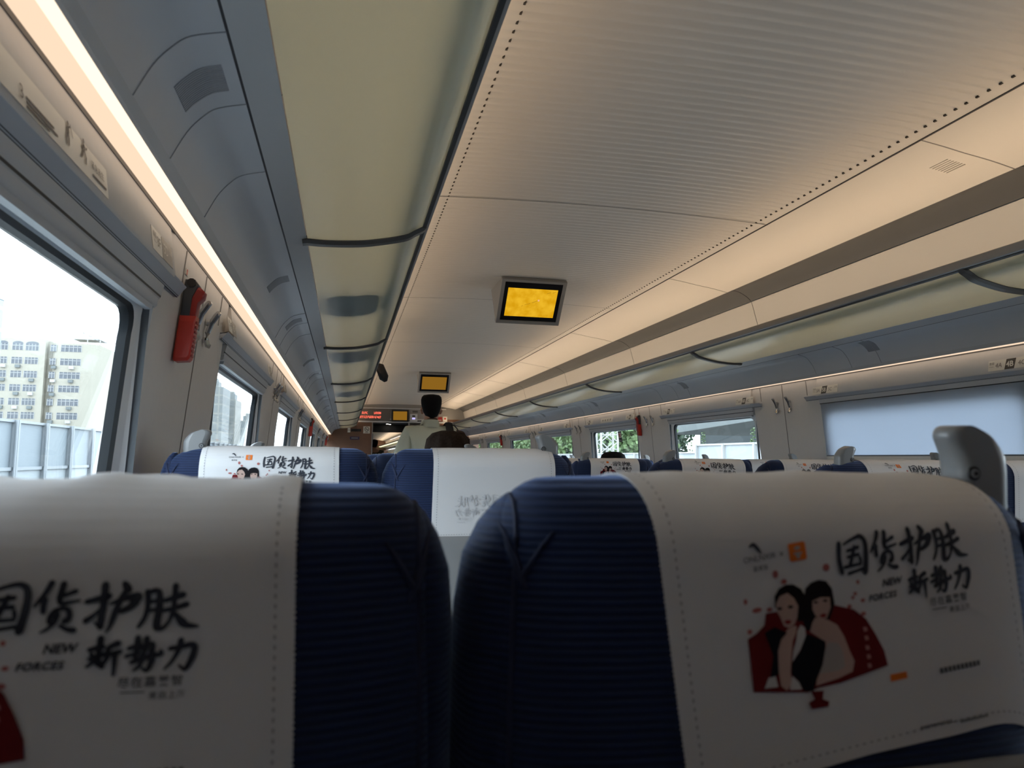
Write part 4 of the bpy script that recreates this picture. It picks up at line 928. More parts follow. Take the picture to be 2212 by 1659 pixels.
t = ebox('exit_pictogram_sign', 'pair of white pictogram squares with dark writing on the brown wall', 'sign', -1.07, -.80, .50, .60, [('upper_square', .0, .2, .52, 1, M['plate'], .003), ('lower_square', .0, .2, .0, .44, M['plate'], .003), ('writing_band', .24, 1, .2, .75, M['black'], .003)], .004, 'wood')
t = ebox('no_smoking_sign', 'white no-smoking sign beside the door', 'sign', -.755, -.62, .485, .63, [], .006, 'plate')
b = B(); P = [(-.6875 + .042 * math.cos(2 * PI * k / 24), YE - .009, EYE + .572 + .042 * math.sin(2 * PI * k / 24)) for k in range(25)]; b.tube(P, .006, M['dark'], 6); b.tube([(-.6875 - .028, YE - .009, EYE + .60), (-.6875 + .028, YE - .009, EYE + .544)], .005, M['dark'], 6); b.box(-.715, -.665, YE - .01, YE - .006, EYE + .565, EYE + .575, M['dark']); b.box(-.72, -.655, YE - .009, YE - .006, EYE + .50, EYE + .51, M['dark'])
o = b.obj('crossed_circle', t); o.location = -t.location
M['violet'] = mat('dark_violet_plate', (.045, .03, .09), .4)
t = ebox('door_name_plate', 'small dark violet plate with a pale line, under the pictogram sign', 'sign', -1.02, -.83, .355, .415, [('pale_line', .15, .85, .4, .65, M['plateg'], .002)], .006, 'violet')
# vestibule and the next car seen through the door
YV, YN, YZ = 18.2, 19.6, 46.0
b = B(); b.box(-1.66, 1.66, YE + .05, YZ, -.06, 0, M['floor']); b.obj('floor', kind='structure')
b = B(); b.box(-1.2, 1.2, YE + .05, YN, EYE + .86, EYE + .92, M['dark']); b.obj('ceiling', kind='structure')
M['spot'] = emitm('downlight', (1, .9, .75), 22)
DL = ['downlight at the left in the dark entrance ceiling, right of the wood wall', 'downlight nearest the door in the dark entrance ceiling', 'downlight just left of the standing person, dark entrance ceiling', 'downlight deeper in the dark entrance ceiling, beside the standing person', 'right one of the two deepest downlights in the dark entrance ceiling', 'left one of the two deepest downlights in the dark entrance ceiling']
for k, (x, y) in enumerate(((-.33, 17.6), (.10, 17.4), (.22, 17.7), (.18, 18.1), (.02, 19.3), (-.06, 19.1))):
    t = thing('downlight', DL[k], 'light', (x, y, EYE + .86), group='downlights beyond the door'); b = B(); b.tube([(0, 0, -.002), (0, 0, .0)], .028, M['spot'], 12); b.obj('lamp_disc', t)
for s in (-1, 1):
    b = B(); b.box(s * .75 if s > 0 else -.80, .80 if s > 0 else -.75, YE + .05, YN, 0, EYE + .9, M['wood'] if s < 0 else M['tvf']); b.obj('wall_vestibule_' + ('left' if s < 0 else 'right'), kind='structure')
b = B(); b.box(-1.6, 1.6, YN, YN + .05, EYE + .66, EYE + 1.2, M['dark']); b.box(-1.6, -.45, YN, YN + .05, 0, EYE + .66, M['dark']); b.box(.45, 1.6, YN, YN + .05, 0, EYE + .66, M['dark']); b.obj('wall_next_car', kind='structure')
b = B()
for s in (-1, 1):
    strip(b, SIDEP, YN + .05, YZ, M['ceil'], .012, s); strip(b, FASC, YN + .05, YZ, M['ceil'], .012, s); strip(b, BANDP, YN + .05, YZ, M['band'], .012, s); strip(b, GL, YN + .05, YZ, M['rack'], .006, s); strip(b, UN, YN + .05, YZ, M['under'], .012, s); b.prism([(s * p, EYE + z) for p, z in [(.885, .64), (.90, .635), (.905, .69), (.895, .69)]], YN + .05, YZ, M['band'])
    b.prism([(s * p[0], EYE + p[1]) for p in [(1.451, .448), (1.495, 0), (1.5, -1.2), (1.66, -1.2), (1.6, .5)]], YN + .05, YZ, M['wallp'])
    b.box(min(s * .925, s * .96), max(s * .925, s * .96), YN + .1, YZ - .1, EYE + .640, EYE + .647, M['lamp'])
b.box(-.765, .765, YN + .05, YZ, EYE + 1.085, EYE + 1.10, M['ceil']); b.box(-1.6, 1.6, YZ, YZ + .05, 0, EYE + 1.2, M['wood'])
for k in range(13): b.box(-.76, .76, YN + 1.2 + 1.96 * k, YN + 1.21 + 1.96 * k, EYE + 1.083, EYE + 1.086, M['seamgrey'])
b.obj('trim_5', kind='structure')
t = thing('entrance_screen', 'small lit blue-white screen beside the doorway beyond the end wall', 'screen', (-.62, 17.0, EYE + .30)); b = B(); b.box(-.13, .13, 0, .03, 0, .24, M['black']); b.obj('housing', t); b = B(); b.box(-.09, .07, -.004, 0, .05, .20, emitm('pale_blue_picture', (.55, .62, .85), .8)); b.obj('screen_picture', t)
# ------------------------------------------------------------------ outside
M['gravel'] = mat('grey_ballast', (.25, .25, .24), .9, noise=.3, nscale=2)
M['cream'] = mat('cream_render', (.30, .28, .23), .8, noise=.04, nscale=.3)
M['bwin'] = mat('grey_house_window', (.075, .085, .10), .3, noise=.5, nscale=1.5)
M['bwhite'] = mat('white_render', (.36, .36, .35), .7)
M['concrete'] = mat('pale_concrete', (.13, .145, .145), .8, noise=.08, nscale=.4)
M['shade'] = mat('painted_bridge_shadow', (.03, .038, .04), .9, noise=.3, nscale=.5)
M['barrier'] = mat('pale_barrier_panel', (.29, .32, .335), .5)
M['bpost'] = mat('grey_barrier_post', (.24, .26, .275), .5)
def striped(name, c0, c1, sx, sz):
    m = bpy.data.materials.new(name); m.use_nodes = True; n = m.node_tree; b = n.nodes['Principled BSDF']; b.inputs['Roughness'].default_value = .6
    t = n.nodes.new('ShaderNodeTexCoord'); mp = n.nodes.new('ShaderNodeMapping'); mp.inputs['Rotation'].default_value = (PI / 2, 0, 0)
    k = n.nodes.new('ShaderNodeTexBrick'); k.offset = 0; k.inputs['Color1'].default_value = (*c0, 1); k.inputs['Color2'].default_value = (*[v * 1.1 for v in c0], 1); k.inputs['Mortar'].default_value = (*c1, 1)
    k.inputs['Scale'].default_value = 1; k.inputs['Brick Width'].default_value = sx; k.inputs['Row Height'].default_value = sz; k.inputs['Mortar Size'].default_value = .25
    n.links.new(t.outputs['Object'], mp.inputs[0]); n.links.new(mp.outputs[0], k.inputs['Vector']); n.links.new(k.outputs['Color'], b.inputs['Base Color']); return m
M['tower'] = striped('blue_grey_tower_facade', (.22, .27, .31), (.33, .36, .38), 3, 3)
M['tower2'] = striped('grey_beige_tower_facade', (.15, .165, .165), (.23, .23, .21), 2.2, 3)
M['louver'] = striped('pale_louvred_panel', (.29, .315, .33), (.20, .23, .25), 40, .14)
GZ = -1.35
b = B(); b.box(-400, 400, -60, 700, GZ - .3, GZ, M['gravel']); b.obj('ground', kind='structure')
def wx(X): return CX + X
# cream apartment block
t = thing('apartment_building', 'cream apartment block with rows of grey windows beyond the left barrier', 'building', (wx(-55), 152, GZ))
def part(b, name, parent=t, rel=None): o = b.obj(name, parent); o.location = -(rel or t).location; return o
b = B(); b.box(wx(-78), wx(-55.3), 150, 170, GZ, EYE + 21.6, M['cream']); b.box(wx(-55.3), wx(-54.6), 151.5, 170, GZ, EYE + 21.4, M['cream'])
rnd = []; x0, x1, r = wx(-54.6), wx(-46.4), 1.6
pts = [(x0, 168)] + [(x0 + r - r * math.cos(a * PI / 12), 150.2 + r - r * math.sin(a * PI / 12)) for a in range(7)] + [(x1 - .8, 150.2), (x1, 151.2), (x1, 168)]
b.grid([[(p[0], p[1], z) for p in pts] for z in (GZ, EYE + 21.0)], M['cream'], True); b.add([(p[0], p[1], EYE + 21.0) for p in pts], [tuple(range(len(pts)))], M['cream'])
part(b, 'walls')
b = B(); b.box(wx(-60.5), wx(-55.6), 151, 156, EYE + 21.6, EYE + 22.3, M['bwhite']); b.box(wx(-51.5), wx(-46.6), 152, 156, EYE + 22.1, EYE + 22.35, M['bwhite'])
for x in (-51.3, -49, -46.8): b.box(wx(x), wx(x + .15), 152, 152.2, EYE + 21, EYE + 22.1, M['bwhite'])
part(b, 'roof_pergola')
for k in range(9):
    zc = EYE + 20.0 - 2.55 * k
    for c, (x, wd, n) in enumerate(((-75, 2, 3), (-71.5, 2, 3), (-67.6, 1.8, 3), (-65, 1.8, 3), (-62.3, 1.6, 3), (-59.9, 1.8, 3), (-57.5, 2.2, 4), (-54.0, .95, 2), (-51.0, 3.5, 5))):
        y = 150 if x < -56 else 150.2
        f = B(); q = .62
        f.box(wx(x - wd / 2), wx(x + wd / 2), y - .02, y + .1, zc - q, zc + q, M['bwin'])
        if k == 0 and x < -56: f.add([(wx(x + wd / 2 * math.cos(a * PI / 10)), y - .02, zc + q + .45 * math.sin(a * PI / 10)) for a in range(11)], [tuple(range(11))], M['bwin'])
        for i in range(n + 1): f.box(wx(x - wd / 2 + wd * i / n - .035), wx(x - wd / 2 + wd * i / n + .035), y - .07, y - .02, zc - q, zc + q, M['bwhite'])
        f.box(wx(x - wd / 2), wx(x + wd / 2), y - .07, y - .02, zc + .22, zc + .3, M['bwhite'])
        part(f, 'house_window')
        if (k * 7 + c * 3) % 4 != 1 and k:
            g = B(); g.box(wx(x - .1), wx(x + .7), y - .5, y, zc - q - .75, zc - q - .2, M['bwhite'] if (k + c) % 2 else M['concrete']); part(g, 'air_conditioner')
t = thing('office_tower', 'pale blue office tower at the far left edge of the nearest window', 'building', (wx(-50), 95, GZ)); b = B(); b.box(wx(-62), wx(-46), 90, 110, GZ, EYE + 21, M['tower']); o = b.obj('tower_block', t); o.location = -t.location
for i, (a0, a1, h, Y, lab) in enumerate(((-.182, -.158, 22.5, 250, 'hazy grey tower with stepped crown seen through the second left window'), (-.155, -.142, 20, 270, 'hazy grey tower right of the stepped tower, second left window'), (-.139, -.115, 14, 300, 'low hazy block beyond the third left window'))):
    t = thing('distant_tower', lab, 'building', (wx((a0 + a1) / 2 * Y), Y, GZ)); b = B(); b.box(wx(a0 * Y), wx(a1 * Y), Y, Y + 15, GZ, EYE + h, M['tower2'])
    m0 = (a0 + a1) / 2 * Y; b.box(wx(m0 - 1.8), wx(m0 + 1.2), Y + 2, Y + 8, EYE + h, EYE + h + 2, M['tower2']); b.box(wx(m0 - 1), wx(m0 + .6), Y + 3, Y + 7, EYE + h + 2, EYE + h + 3, M['tower2']); o = b.obj('tower_block', t); o.location = -t.location
# noise barrier on the left
t = thing('noise_barrier', 'pale slatted noise barrier with posts along the track, left windows', 'barrier', (wx(-8.7), 30, GZ))
b = B(); b.box(wx(-8.72), wx(-8.68), 4, 90, EYE - .33, EYE + .88, M['louver']); b.box(wx(-8.78), wx(-8.66), 4, 90, GZ, EYE - .42, M['barrier']); o = b.obj('panels', t); o.location = -t.location
b = B(); b.box(wx(-8.76), wx(-8.62), 4, 90, EYE + .86, EYE + .93, M['bpost']); b.box(wx(-8.76), wx(-8.60), 4, 90, EYE - .42, EYE - .33, M['bpost']); o = b.obj('rails', t); o.location = -t.location
for k in range(43):
    y = 3.8 + 2.0 * k; b = B(); b.box(wx(-8.80), wx(-8.52), y - .02, y + .02, GZ, EYE + .93, M['bpost']); b.box(wx(-8.56), wx(-8.53), y - .1, y + .1, GZ, EYE + .93, M['bpost']); o = b.obj('post', t); o.location = -t.location
t = thing('overhead_wire', 'thin overhead wires crossing the sky in the nearest left window', 'wire', (wx(-12), 30, EYE + 4)); b = B()
b.tube([(wx(-11 + 0), 12 + i * 6, EYE + 5.2 - .25 * math.sin(i * PI / 4) ** 2) for i in range(14)], .012, M['dark'], 5); b.tube([(wx(-12.4), 12 + i * 6, EYE + 5.9 - .4 * math.sin(i * PI / 4) ** 2) for i in range(14)], .012, M['dark'], 5); o = b.obj('wires', t); o.location = -t.location
# right-hand side
t = thing('concrete_barrier', 'low white panelled barrier along the track, right-hand windows', 'barrier', (wx(13), 40, GZ)); b = B()
b.box(wx(13), wx(13.08), 25.2, 130, GZ, EYE + .24, M['barrier']); b.box(wx(13), wx(13.08), 2, 25.2, GZ, EYE + .52, M['barrier'])
b.box(wx(12.94), wx(13.1), 25.2, 130, EYE + .22, EYE + .27, M['bwhite']); b.box(wx(12.94), wx(13.1), 2, 25.2, EYE + .50, EYE + .56, M['bwhite']); b.box(wx(12.95), wx(13), 2, 130, EYE - .22, EYE - .17, M['bwhite']); o = b.obj('panels', t); o.location = -t.location
for k in range(60):
    y = 3.2 + 2.0 * k; b = B(); b.box(wx(12.9), wx(13.02), y - .04, y + .04, GZ, EYE + (.56 if y < 25.4 else .27), M['bwhite']); o = b.obj('post', t); o.location = -t.location
t = thing('concrete_bridge', 'pale grey bridge girder over dark shade, behind the white barrier on the right', 'bridge', (wx(46), 70, GZ)); b = B()
def wall4(b, p, q, zs, th, mt): # slab between plan points p and q with bottom/top heights at each end
    d = Vector((q[1] - p[1], -(q[0] - p[0]), 0)).normalized() * th
    vs = [(p[0], p[1], zs[0]), (p[0], p[1], zs[1]), (q[0], q[1], zs[2]), (q[0], q[1], zs[3])]; b.add(vs + [tuple(Vector(v) + d) for v in vs], [(0, 1, 3, 2), (4, 6, 7, 5), (0, 4, 5, 1), (2, 3, 7, 6), (0, 2, 6, 4), (1, 5, 7, 3)], mt)
wall4(b, (wx(37), 62), (wx(43), 30), (EYE + 2.2, EYE + 9, EYE + 4.4, EYE + 11), 9, M['concrete']); o = b.obj('girder', t); o.location = -t.location
for k, y in enumerate((60, 36)):
    b = B(); b.box(wx(39.5 + k), wx(41 + k), y, y + 2.2, GZ, EYE + 4, M['concrete']); o = b.obj('pier', t); o.location = -t.location
b = B(); b.box(wx(52), wx(60), 30, 100, GZ, EYE + 4.4, M['shade']); b.obj('bridge_shadow', label='shadow painted as a dark bank under the bridge, right-hand window', cat='backdrop')  # dark block painted as the shadow under the bridge deck
# lattice mast
t = thing('lattice_mast', 'white steel lattice mast among trees through the right-hand window by the hammer', 'mast', (wx(16), 43, GZ)); b = B()
for dx in (-.55, .55):
    for dy in (-.4, .4): b.box(wx(16 + dx) - .05, wx(16 + dx) + .05, 43 + dy - .05, 43 + dy + .05, GZ, 9, M['bwhite'])
z = GZ
while z < 8.5:
    for dy in (-.4, .4): b.tube([(wx(15.45), 43 + dy, z), (wx(16.55), 43 + dy, z + .9)], .035, M['bwhite'], 5); b.tube([(wx(16.55), 43 + dy, z), (wx(15.45), 43 + dy, z + .9)], .035, M['bwhite'], 5)
    b.tube([(wx(15.45), 42.6, z + .45), (wx(16.55), 42.6, z + .45)], .03, M['bwhite'], 5); z += .9
o = b.obj('lattice', t); o.location = -t.location
# plants
M['leaf'] = mat('light_green_leaves', (.13, .20, .08), .6, noise=.4, nscale=3); M['leafd'] = mat('green_leaves', (.055, .10, .055), .6, noise=.4, nscale=2); M['bark'] = mat('grey_bark', (.12, .10, .08), .9)
def leaf(b, c, s, mt):
    d = Vector((random.uniform(-1, 1), random.uniform(-1, 1), random.uniform(-.6, .9))).normalized(); u = d.cross(Vector((random.uniform(-1, 1), random.uniform(-1, 1), .3))).normalized() * s * .45
    c = Vector(c); b.add([c, c + d * s * .5 + u, c + d * s, c + d * s * .5 - u], [(0, 1, 2, 3)], mt)
def tree(h, r, n, ls, mt):
    t = thing('leafy_tree', cat='tree'); b = B(); b.tube([(0, 0, 0), (.1, 0, h * .3), (0, .1, h * .6), (0, 0, h * .85)], [.16, .13, .09, .03], M['bark'], 7)
    for k in range(6): a = k * 1.05; b.tube([(0, 0, h * (.35 + .07 * k)), (math.cos(a) * r * .6, math.sin(a) * r * .6, h * (.5 + .07 * k))], [.05, .02], M['bark'], 5)
    b.obj('trunk', t); b = B()
    lob = [(random.uniform(-.5, .5) * r, random.uniform(-.5, .5) * r, h * random.uniform(.45, .9), r * random.uniform(.4, .65)) for _ in range(14)]
    for i in range(n):
        q = random.choice(lob); d = Vector((random.gauss(0, 1), random.gauss(0, 1), random.gauss(0, 1))).normalized() * q[3] * random.uniform(.75, 1); leaf(b, (q[0] + d.x, q[1] + d.y, q[2] + d.z * 1.1), ls * random.uniform(.6, 1.2), mt)
    b.obj('crown', t, smooth=False); return t
random.seed(11)
T1 = tree(8, 3.6, 4200, .5, M['leafd']); T2 = tree(5.5, 2.6, 3000, .4, M['leaf'])
first = {1: True, 2: True}
LT = ['broad dark green tree', 'lighter green tree']
TY = [47, 55, 62, 66, 80, 92, 74, 104, 100, 118, 130, 88, 128, 150, 151, 119]
for i, (X, Y, k) in enumerate([(20, 47, 2), (23, 55, 2), (20, 62, 2), (30, 66, 1), (36, 80, 1), (30, 92, 1), (22, 74, 2), (26, 104, 2), (38, 100, 1), (33, 118, 1), (27, 130, 2), (24, 88, 2), (40, 128, 1), (30, 150, 1), (45, 151, 1), (22, 119, 2)]):
    src = T1 if k == 1 else T2
    if first[k]: o = src; first[k] = False
    else: o = dup(src, rz=i * 1.3)
    o.location = (wx(X), Y, GZ); tag(o, '%s behind the right-hand barrier, %s of the trees along the track' % (LT[k - 1], (ORD + ['sixteenth'])[sorted(TY).index(Y)]), 'tree', 'trees behind the right-hand barrier')
def stalk(h, n):
    t = thing('leafy_stalk', cat='plant'); b = B(); P = [(0, 0, 0), (.05, 0, h * .4), (.0, .03, h * .75), (.04, 0, h)]; b.tube(P, [.03, .025, .02, .008], M['leaf'], 6); b.obj('stem', t); b = B()
    for i in range(n):
        z = h * (.35 + .65 * random.random()); a = random.random() * 2 * PI; L = .34 * (1.25 - z / h); d = Vector((math.cos(a), math.sin(a), .25)); c = Vector((.02, 0, z)); u = d.cross(Vector((0, 0, 1))).normalized() * .07
        b.add([c, c + d * L * .5 + u, c + d * L + Vector((0, 0, -.05)), c + d * L * .5 - u], [(0, 1, 2, 3)], M['leaf'])
    b.obj('leaves', t, smooth=False); return t
for i, (yx, top, lab) in enumerate(((1.985, .05, 'shorter leafy stalk showing over the low part of the white barrier'), (1.905, .078, 'tall leafy stalk beside the step in the white barrier'), (1.645, .08, 'leafy stalk over the white barrier beside the bridge pier'))):
    X = 14.2; s = stalk(EYE + top * X - GZ, 150); s.location = (wx(X), yx * X, GZ); tag(s, lab, 'plant', 'leafy stalks behind the barrier')
# ------------------------------------------------------------------ people
def skinned(nodes, edges, mt, extra=None, level=2):
    """one continuous surface grown round joints; nodes = (x, y, z, rx, ry)"""
    me = bpy.data.meshes.new('body'); me.from_pydata([n[:3] for n in nodes], edges, []); o = bpy.data.objects.new('body', me); COL.objects.link(o)
    md = o.modifiers.new('skin', 'SKIN'); sv = me.skin_vertices[0].data
    for i, n in enumerate(nodes): sv[i].radius = (n[3], n[4] if len(n) > 4 else n[3]); sv[i].use_root = (i == 0)
    md.use_smooth_shade = True; sb = o.modifiers.new('sub', 'SUBSURF'); sb.levels = level; sb.render_levels = level
    dg = bpy.context.evaluated_depsgraph_get(); dg.update(); m2 = bpy.data.meshes.new_from_object(o.evaluated_get(dg)); bpy.data.objects.remove(o)
    b = B(); b.add([tuple(v.co) for v in m2.vertices], [tuple(p.vertices) for p in m2.polygons], mt); bpy.data.meshes.remove(m2); return b
def head(b, c, tilt, turn, sk, s=1.0):
    """head lofted from rings, with nose, ears, eyes and mouth; looks along +y before turning"""
    R = Matrix.Rotation(turn, 3, 'Z') @ Matrix.Rotation(tilt, 3, 'X'); C = Vector(c)
    ring = [(-.118, .030, .030, .052), (-.112, .045, .048, .040), (-.095, .055, .065, .028), (-.07, .062, .078, .016), (-.04, .068, .086, .006), (0, .074, .092, .0), (.035, .077, .096, -.003), (.07, .074, .092, -.006), (.095, .064, .080, -.008), (.113, .046, .058, -.008), (.124, .018, .022, -.008)]
    rows = []
    for z, rx, ry, oy in ring:
        row = []
        for k in range(28):
            a = 2 * PI * k / 28; x = rx * math.sin(a); y = ry * math.cos(a) + oy
            if math.cos(a) > .9 and -.075 < z < 0.01: y += .014 * (1 - abs(z + .03) / .05 if abs(z + .03) < .05 else 0)
            row.append(C + R @ (Vector((x, y, z)) * s))
        rows.append(row)
    b.grid(rows, sk, True); b.add(rows[0], [tuple(range(28))], sk); b.add(rows[-1], [tuple(range(28))], sk)
    P = lambda x, y, z: C + R @ (Vector((x, y, z)) * s)
    b.tube([P(0, .088, .01), P(0, .105, -.025), P(0, .112, -.036), P(0, .095, -.043)], [.008 * s, .011 * s, .013 * s, .008 * s], sk, 8)
    for q in (-1, 1):
        b.tube([P(q * .072, -.004, .018), P(q * .084, -.012, .014), P(q * .088, -.014, -.004), P(q * .080, -.004, -.030), P(q * .070, 0, -.032)], [.006 * s, .010 * s, .011 * s, .008 * s, .004 * s], sk, 8)
        b.ball(P(q * .030, .079, .004), (.012 * s, .009 * s, .008 * s), M['eye'], 10, 6); b.ball(P(q * .030, .0865, .004), (.005 * s, .003 * s, .005 * s), M['black'], 8, 5)
        b.tube([P(q * .045, .076, .022), P(q * .030, .088, .026), P(q * .016, .088, .023)], .003 * s, M['hair'], 5)
    b.tube([P(-.022, .086, -.068), P(0, .094, -.066), P(.022, .086, -.068)], .005 * s, M['lip'], 6); return P
M['eye'] = mat('eye_white', (.6, .6, .58), .2); M['hair'] = mat('black_hair', (.006, .006, .007), .8, spec=.12, bump=.6, nscale=260); M['lip'] = mat('lips', (.38, .14, .12), .5)
M['skinm'] = mat('warm_skin', (.46, .26, .18), .5, spec=.3); M['shirt'] = mat('pale_sage_shirt', (.50, .52, .42), .8, bump=.2, nscale=60); M['trouser'] = mat('dark_trousers', (.02, .022, .03), .8)
M['hairb'] = mat('dark_brown_curly_hair', (.020, .012, .008), .85, spec=.15, bump=1, nscale=120, noise=.6); M['olive'] = mat('dark_olive_jacket', (.05, .05, .035), .8); M['greyc'] = mat('dark_grey_clothes', (.04, .04, .045), .8)
def fingers(b, wrist, d, n, sk, s=1.0, curl=.5):
    """palm, four bent fingers and a thumb; d = along the hand, n = out of the back of the hand"""
    d = Vector(d).normalized(); n = Vector(n).normalized(); u = d.cross(n).normalized(); W = Vector(wrist)
    rows = []
    for t, wd, th in ((0, .026, .019), (.03, .036, .017), (.06, .041, .015), (.085, .040, .012)):
        rows.append([W + d * t * s + (u * wd * math.cos(a) + n * th * math.sin(a)) * s for a in [2 * PI * k / 12 for k in range(12)]])
    b.grid(rows, sk, True); b.add(rows[-1], [tuple(range(12))], sk)
    for i, (o, L) in enumerate(((-.030, .062), (-.010, .074), (.010, .070), (.029, .055))):
        p = W + (d * .082 + u * o) * s; P = [p - d * .01]; dd = d.copy()
        for k in range(3):
            c = curl * (.5 + .4 * k); dd = (dd - n * c * .8).normalized(); p = p + dd * L * (.45, .32, .23)[k] * s; P.append(p)
        b.tube([W + (d * .08 + u * o) * s] + P[1:], [.0095 * s, .0085 * s, .0080 * s, .0068 * s], sk, 8)
    b.tube([W + (d * .02 - u * .026) * s, W + (d * .045 - u * .048 - n * .010) * s, W + (d * .072 - u * .058 - n * .022) * s, W + (d * .09 - u * .056 - n * .034) * s], [.013 * s, .011 * s, .0095 * s, .007 * s], sk, 8)
def hair_cap(b, P, mt, prof, sides=32, j=0.0, front=.55):
    """hair shell: prof = (z, rx, ry, oy) rings, open towards the face"""
    rows = []
    for z, rx, ry, oy in prof:
        row = []
        for k in range(sides):
            a = 2 * PI * k / sides; fr = max(0, math.cos(a)); g = 1 + j * math.sin(5 * a + z * 90) * math.sin(z * 130 + 3 * a) + j * .6 * math.sin(11 * a + z * 200)
            g += j * random.uniform(-1, 1) * .8; yy = ry * math.cos(a) * g + oy
            if z < .075 and fr > front: yy = min(yy, .052)
            row.append(P(rx * math.sin(a) * g, yy, z))
        rows.append(row)
    b.grid(rows, mt, True); b.add(rows[0], [tuple(range(sides))], mt); b.add(rows[-1], [tuple(range(sides))], mt)
# the man standing in the aisle, seen from behind
mx, my = CX + .70, 6.20
t = thing('person', 'person standing in the aisle, short black hair, pale shirt, dark strap on the shoulder', 'person', (mx, my, 0))
def J(*p): return p
N = [(0, 0, .96, .15, .11), (0, .005, 1.10, .135, .10), (0, .01, 1.25, .155, .105), (-.0, .01, 1.38, .15, .095), (0, .0, 1.47, .07, .06), (.005, .012, 1.545, .055, .055), (.01, .03, 1.61, .06, .07),
     (-.165, .0, 1.425, .06, .06), (-.235, -.01, 1.20, .048, .05), (-.15, .16, 1.08, .036, .036), (-.06, .24, 1.09, .026, .022),
     (.165, .0, 1.425, .06, .06), (.225, .0, 1.17, .048, .05), (.19, .16, 1.02, .036, .036), (.15, .25, 1.0, .026, .022),
     (-.09, 0, .86, .085, .09), (-.10, .01, .50, .06, .065), (-.105, -.02, .12, .042, .045), (-.105, .09, .04, .045, .035), (.09, 0, .86, .085, .09), (.10, .01, .50, .06, .065), (.105, -.02, .12, .042, .045), (.105, .09, .04, .045, .035)]
E_ = [(0, 1), (1, 2), (2, 3), (3, 4), (4, 5), (5, 6), (3, 7), (7, 8), (8, 9), (9, 10), (3, 11), (11, 12), (12, 13), (13, 14), (0, 15), (15, 16), (16, 17), (17, 18), (0, 19), (19, 20), (20, 21), (21, 22)]
b = skinned(N, E_, M['skinm']); P = head(b, (.012, .035, 1.628), 0.02, -.03, M['skinm'])
fingers(b, (-.05, .245, 1.09), (.85, .5, 0), (0, 0, 1), M['skinm'], 1, .6); fingers(b, (.15, .25, 1.0), (-.2, .9, -.1), (.9, .2, 0), M['skinm'], 1, .6); b.obj('body', t)
b = B(); hair_cap(b, P, M['hair'], [(-.075, .036, .05, -.032), (-.055, .052, .068, -.024), (-.02, .070, .082, -.020), (.015, .080, .090, -.016), (.05, .088, .098, -.012), (.085, .090, .101, -.010), (.112, .084, .094, -.008), (.128, .066, .075, -.008), (.134, .030, .035, -.008)], 32, .012); b.obj('hair', t)
NS = [(0, 0, .90, .175, .135), (0, .005, 1.08, .165, .13), (0, .01, 1.25, .18, .13), (0, .01, 1.385, .165, .115), (0, .0, 1.478, .082, .075), (-.175, .0, 1.425, .078, .078), (-.245, -.01, 1.22, .074, .078), (-.252, .015, 1.10, .074, .07), (.175, .0, 1.425, .078, .078), (.24, .0, 1.19, .074, .078), (.245, .02, 1.09, .072, .068)]
b = skinned(NS, [(0, 1), (1, 2), (2, 3), (3, 4), (3, 5), (5, 6), (6, 7), (3, 8), (8, 9), (9, 10)], M['shirt']); s_ = b.obj('shirt', t)
b = B(); rows = []
for z, r, q in ((1.478, .074, .0), (1.51, .066, .004), (1.535, .062, .008), (1.532, .069, .006), (1.505, .078, 0), (1.47, .088, -.004)): rows.append([(r * math.sin(a) * 1.05, r * .92 * math.cos(a) + .006 - q, z + .008 * -math.cos(a)) for a in [2 * PI * k / 28 for k in range(28)]])
b.grid(rows, M['shirt'], True); b.obj('collar', s_)
b = skinned([(0, 0, .95, .165, .125), (-.095, 0, .84, .10, .10), (-.10, .01, .50, .078, .08), (-.105, -.02, .10, .065, .07), (.095, 0, .84, .10, .10), (.10, .01, .50, .078, .08), (.105, -.02, .10, .065, .07)], [(0, 1), (1, 2), (2, 3), (0, 4), (4, 5), (5, 6)], M['trouser']); b.obj('trousers', t)
b = B()
for s in (-1, 1): b.ball((s * .105, .05, .045), (.05, .14, .045), M['black'], 14, 8)
b.obj('shoes', t)
b = B(); b.tube([(-.058, .238, 1.09), (-.075, .228, 1.09)], .032, M['black'], 12); b.obj('wristwatch', t)
t = thing('backpack', 'black bag hanging by a dark strap from the right shoulder of the standing person', 'bag', (mx + .15, my - .12, 1.10)); b = B()
b.tube([(mx + .155, my - .125, 1.16), (mx + .160, my - .155, 1.30), (mx + .158, my - .12, 1.44), (mx + .155, my - .03, 1.515), (mx + .15, my + .08, 1.49), (mx + .16, my + .14, 1.35)], .022, M['bagb'], 8, (1.5, .35)); o = b.obj('strap', t); o.location = -t.location
b = B(); b.tube([(mx + .165, my - .05, 1.505), (mx + .20, my - .08, 1.49), (mx + .225, my - .09, 1.46), (mx + .23, my - .1, 1.38)], .005, M['bagb'], 6); o = b.obj('strap_end', t); o.location = -t.location
b = B(); rows = []
for i in range(9):
    a = i / 8; f = max(.05, 1 - abs(2 * a - 1) ** 4) ** .4; rows.append([(mx + .13 + .14 * f * math.copysign(abs(math.cos(q)) ** .6, math.cos(q)), my - .20 + .065 * f * math.copysign(abs(math.sin(q)) ** .6, math.sin(q)), .80 + .38 * a) for q in [2 * PI * k / 24 for k in range(24)]])
b.grid(rows, M['bagb'], True); b.add(rows[-1], [tuple(range(24))], M['bagb']); b.add(rows[0], [tuple(range(24))], M['bagb']); o = b.obj('bag_body', t); o.location = -t.location
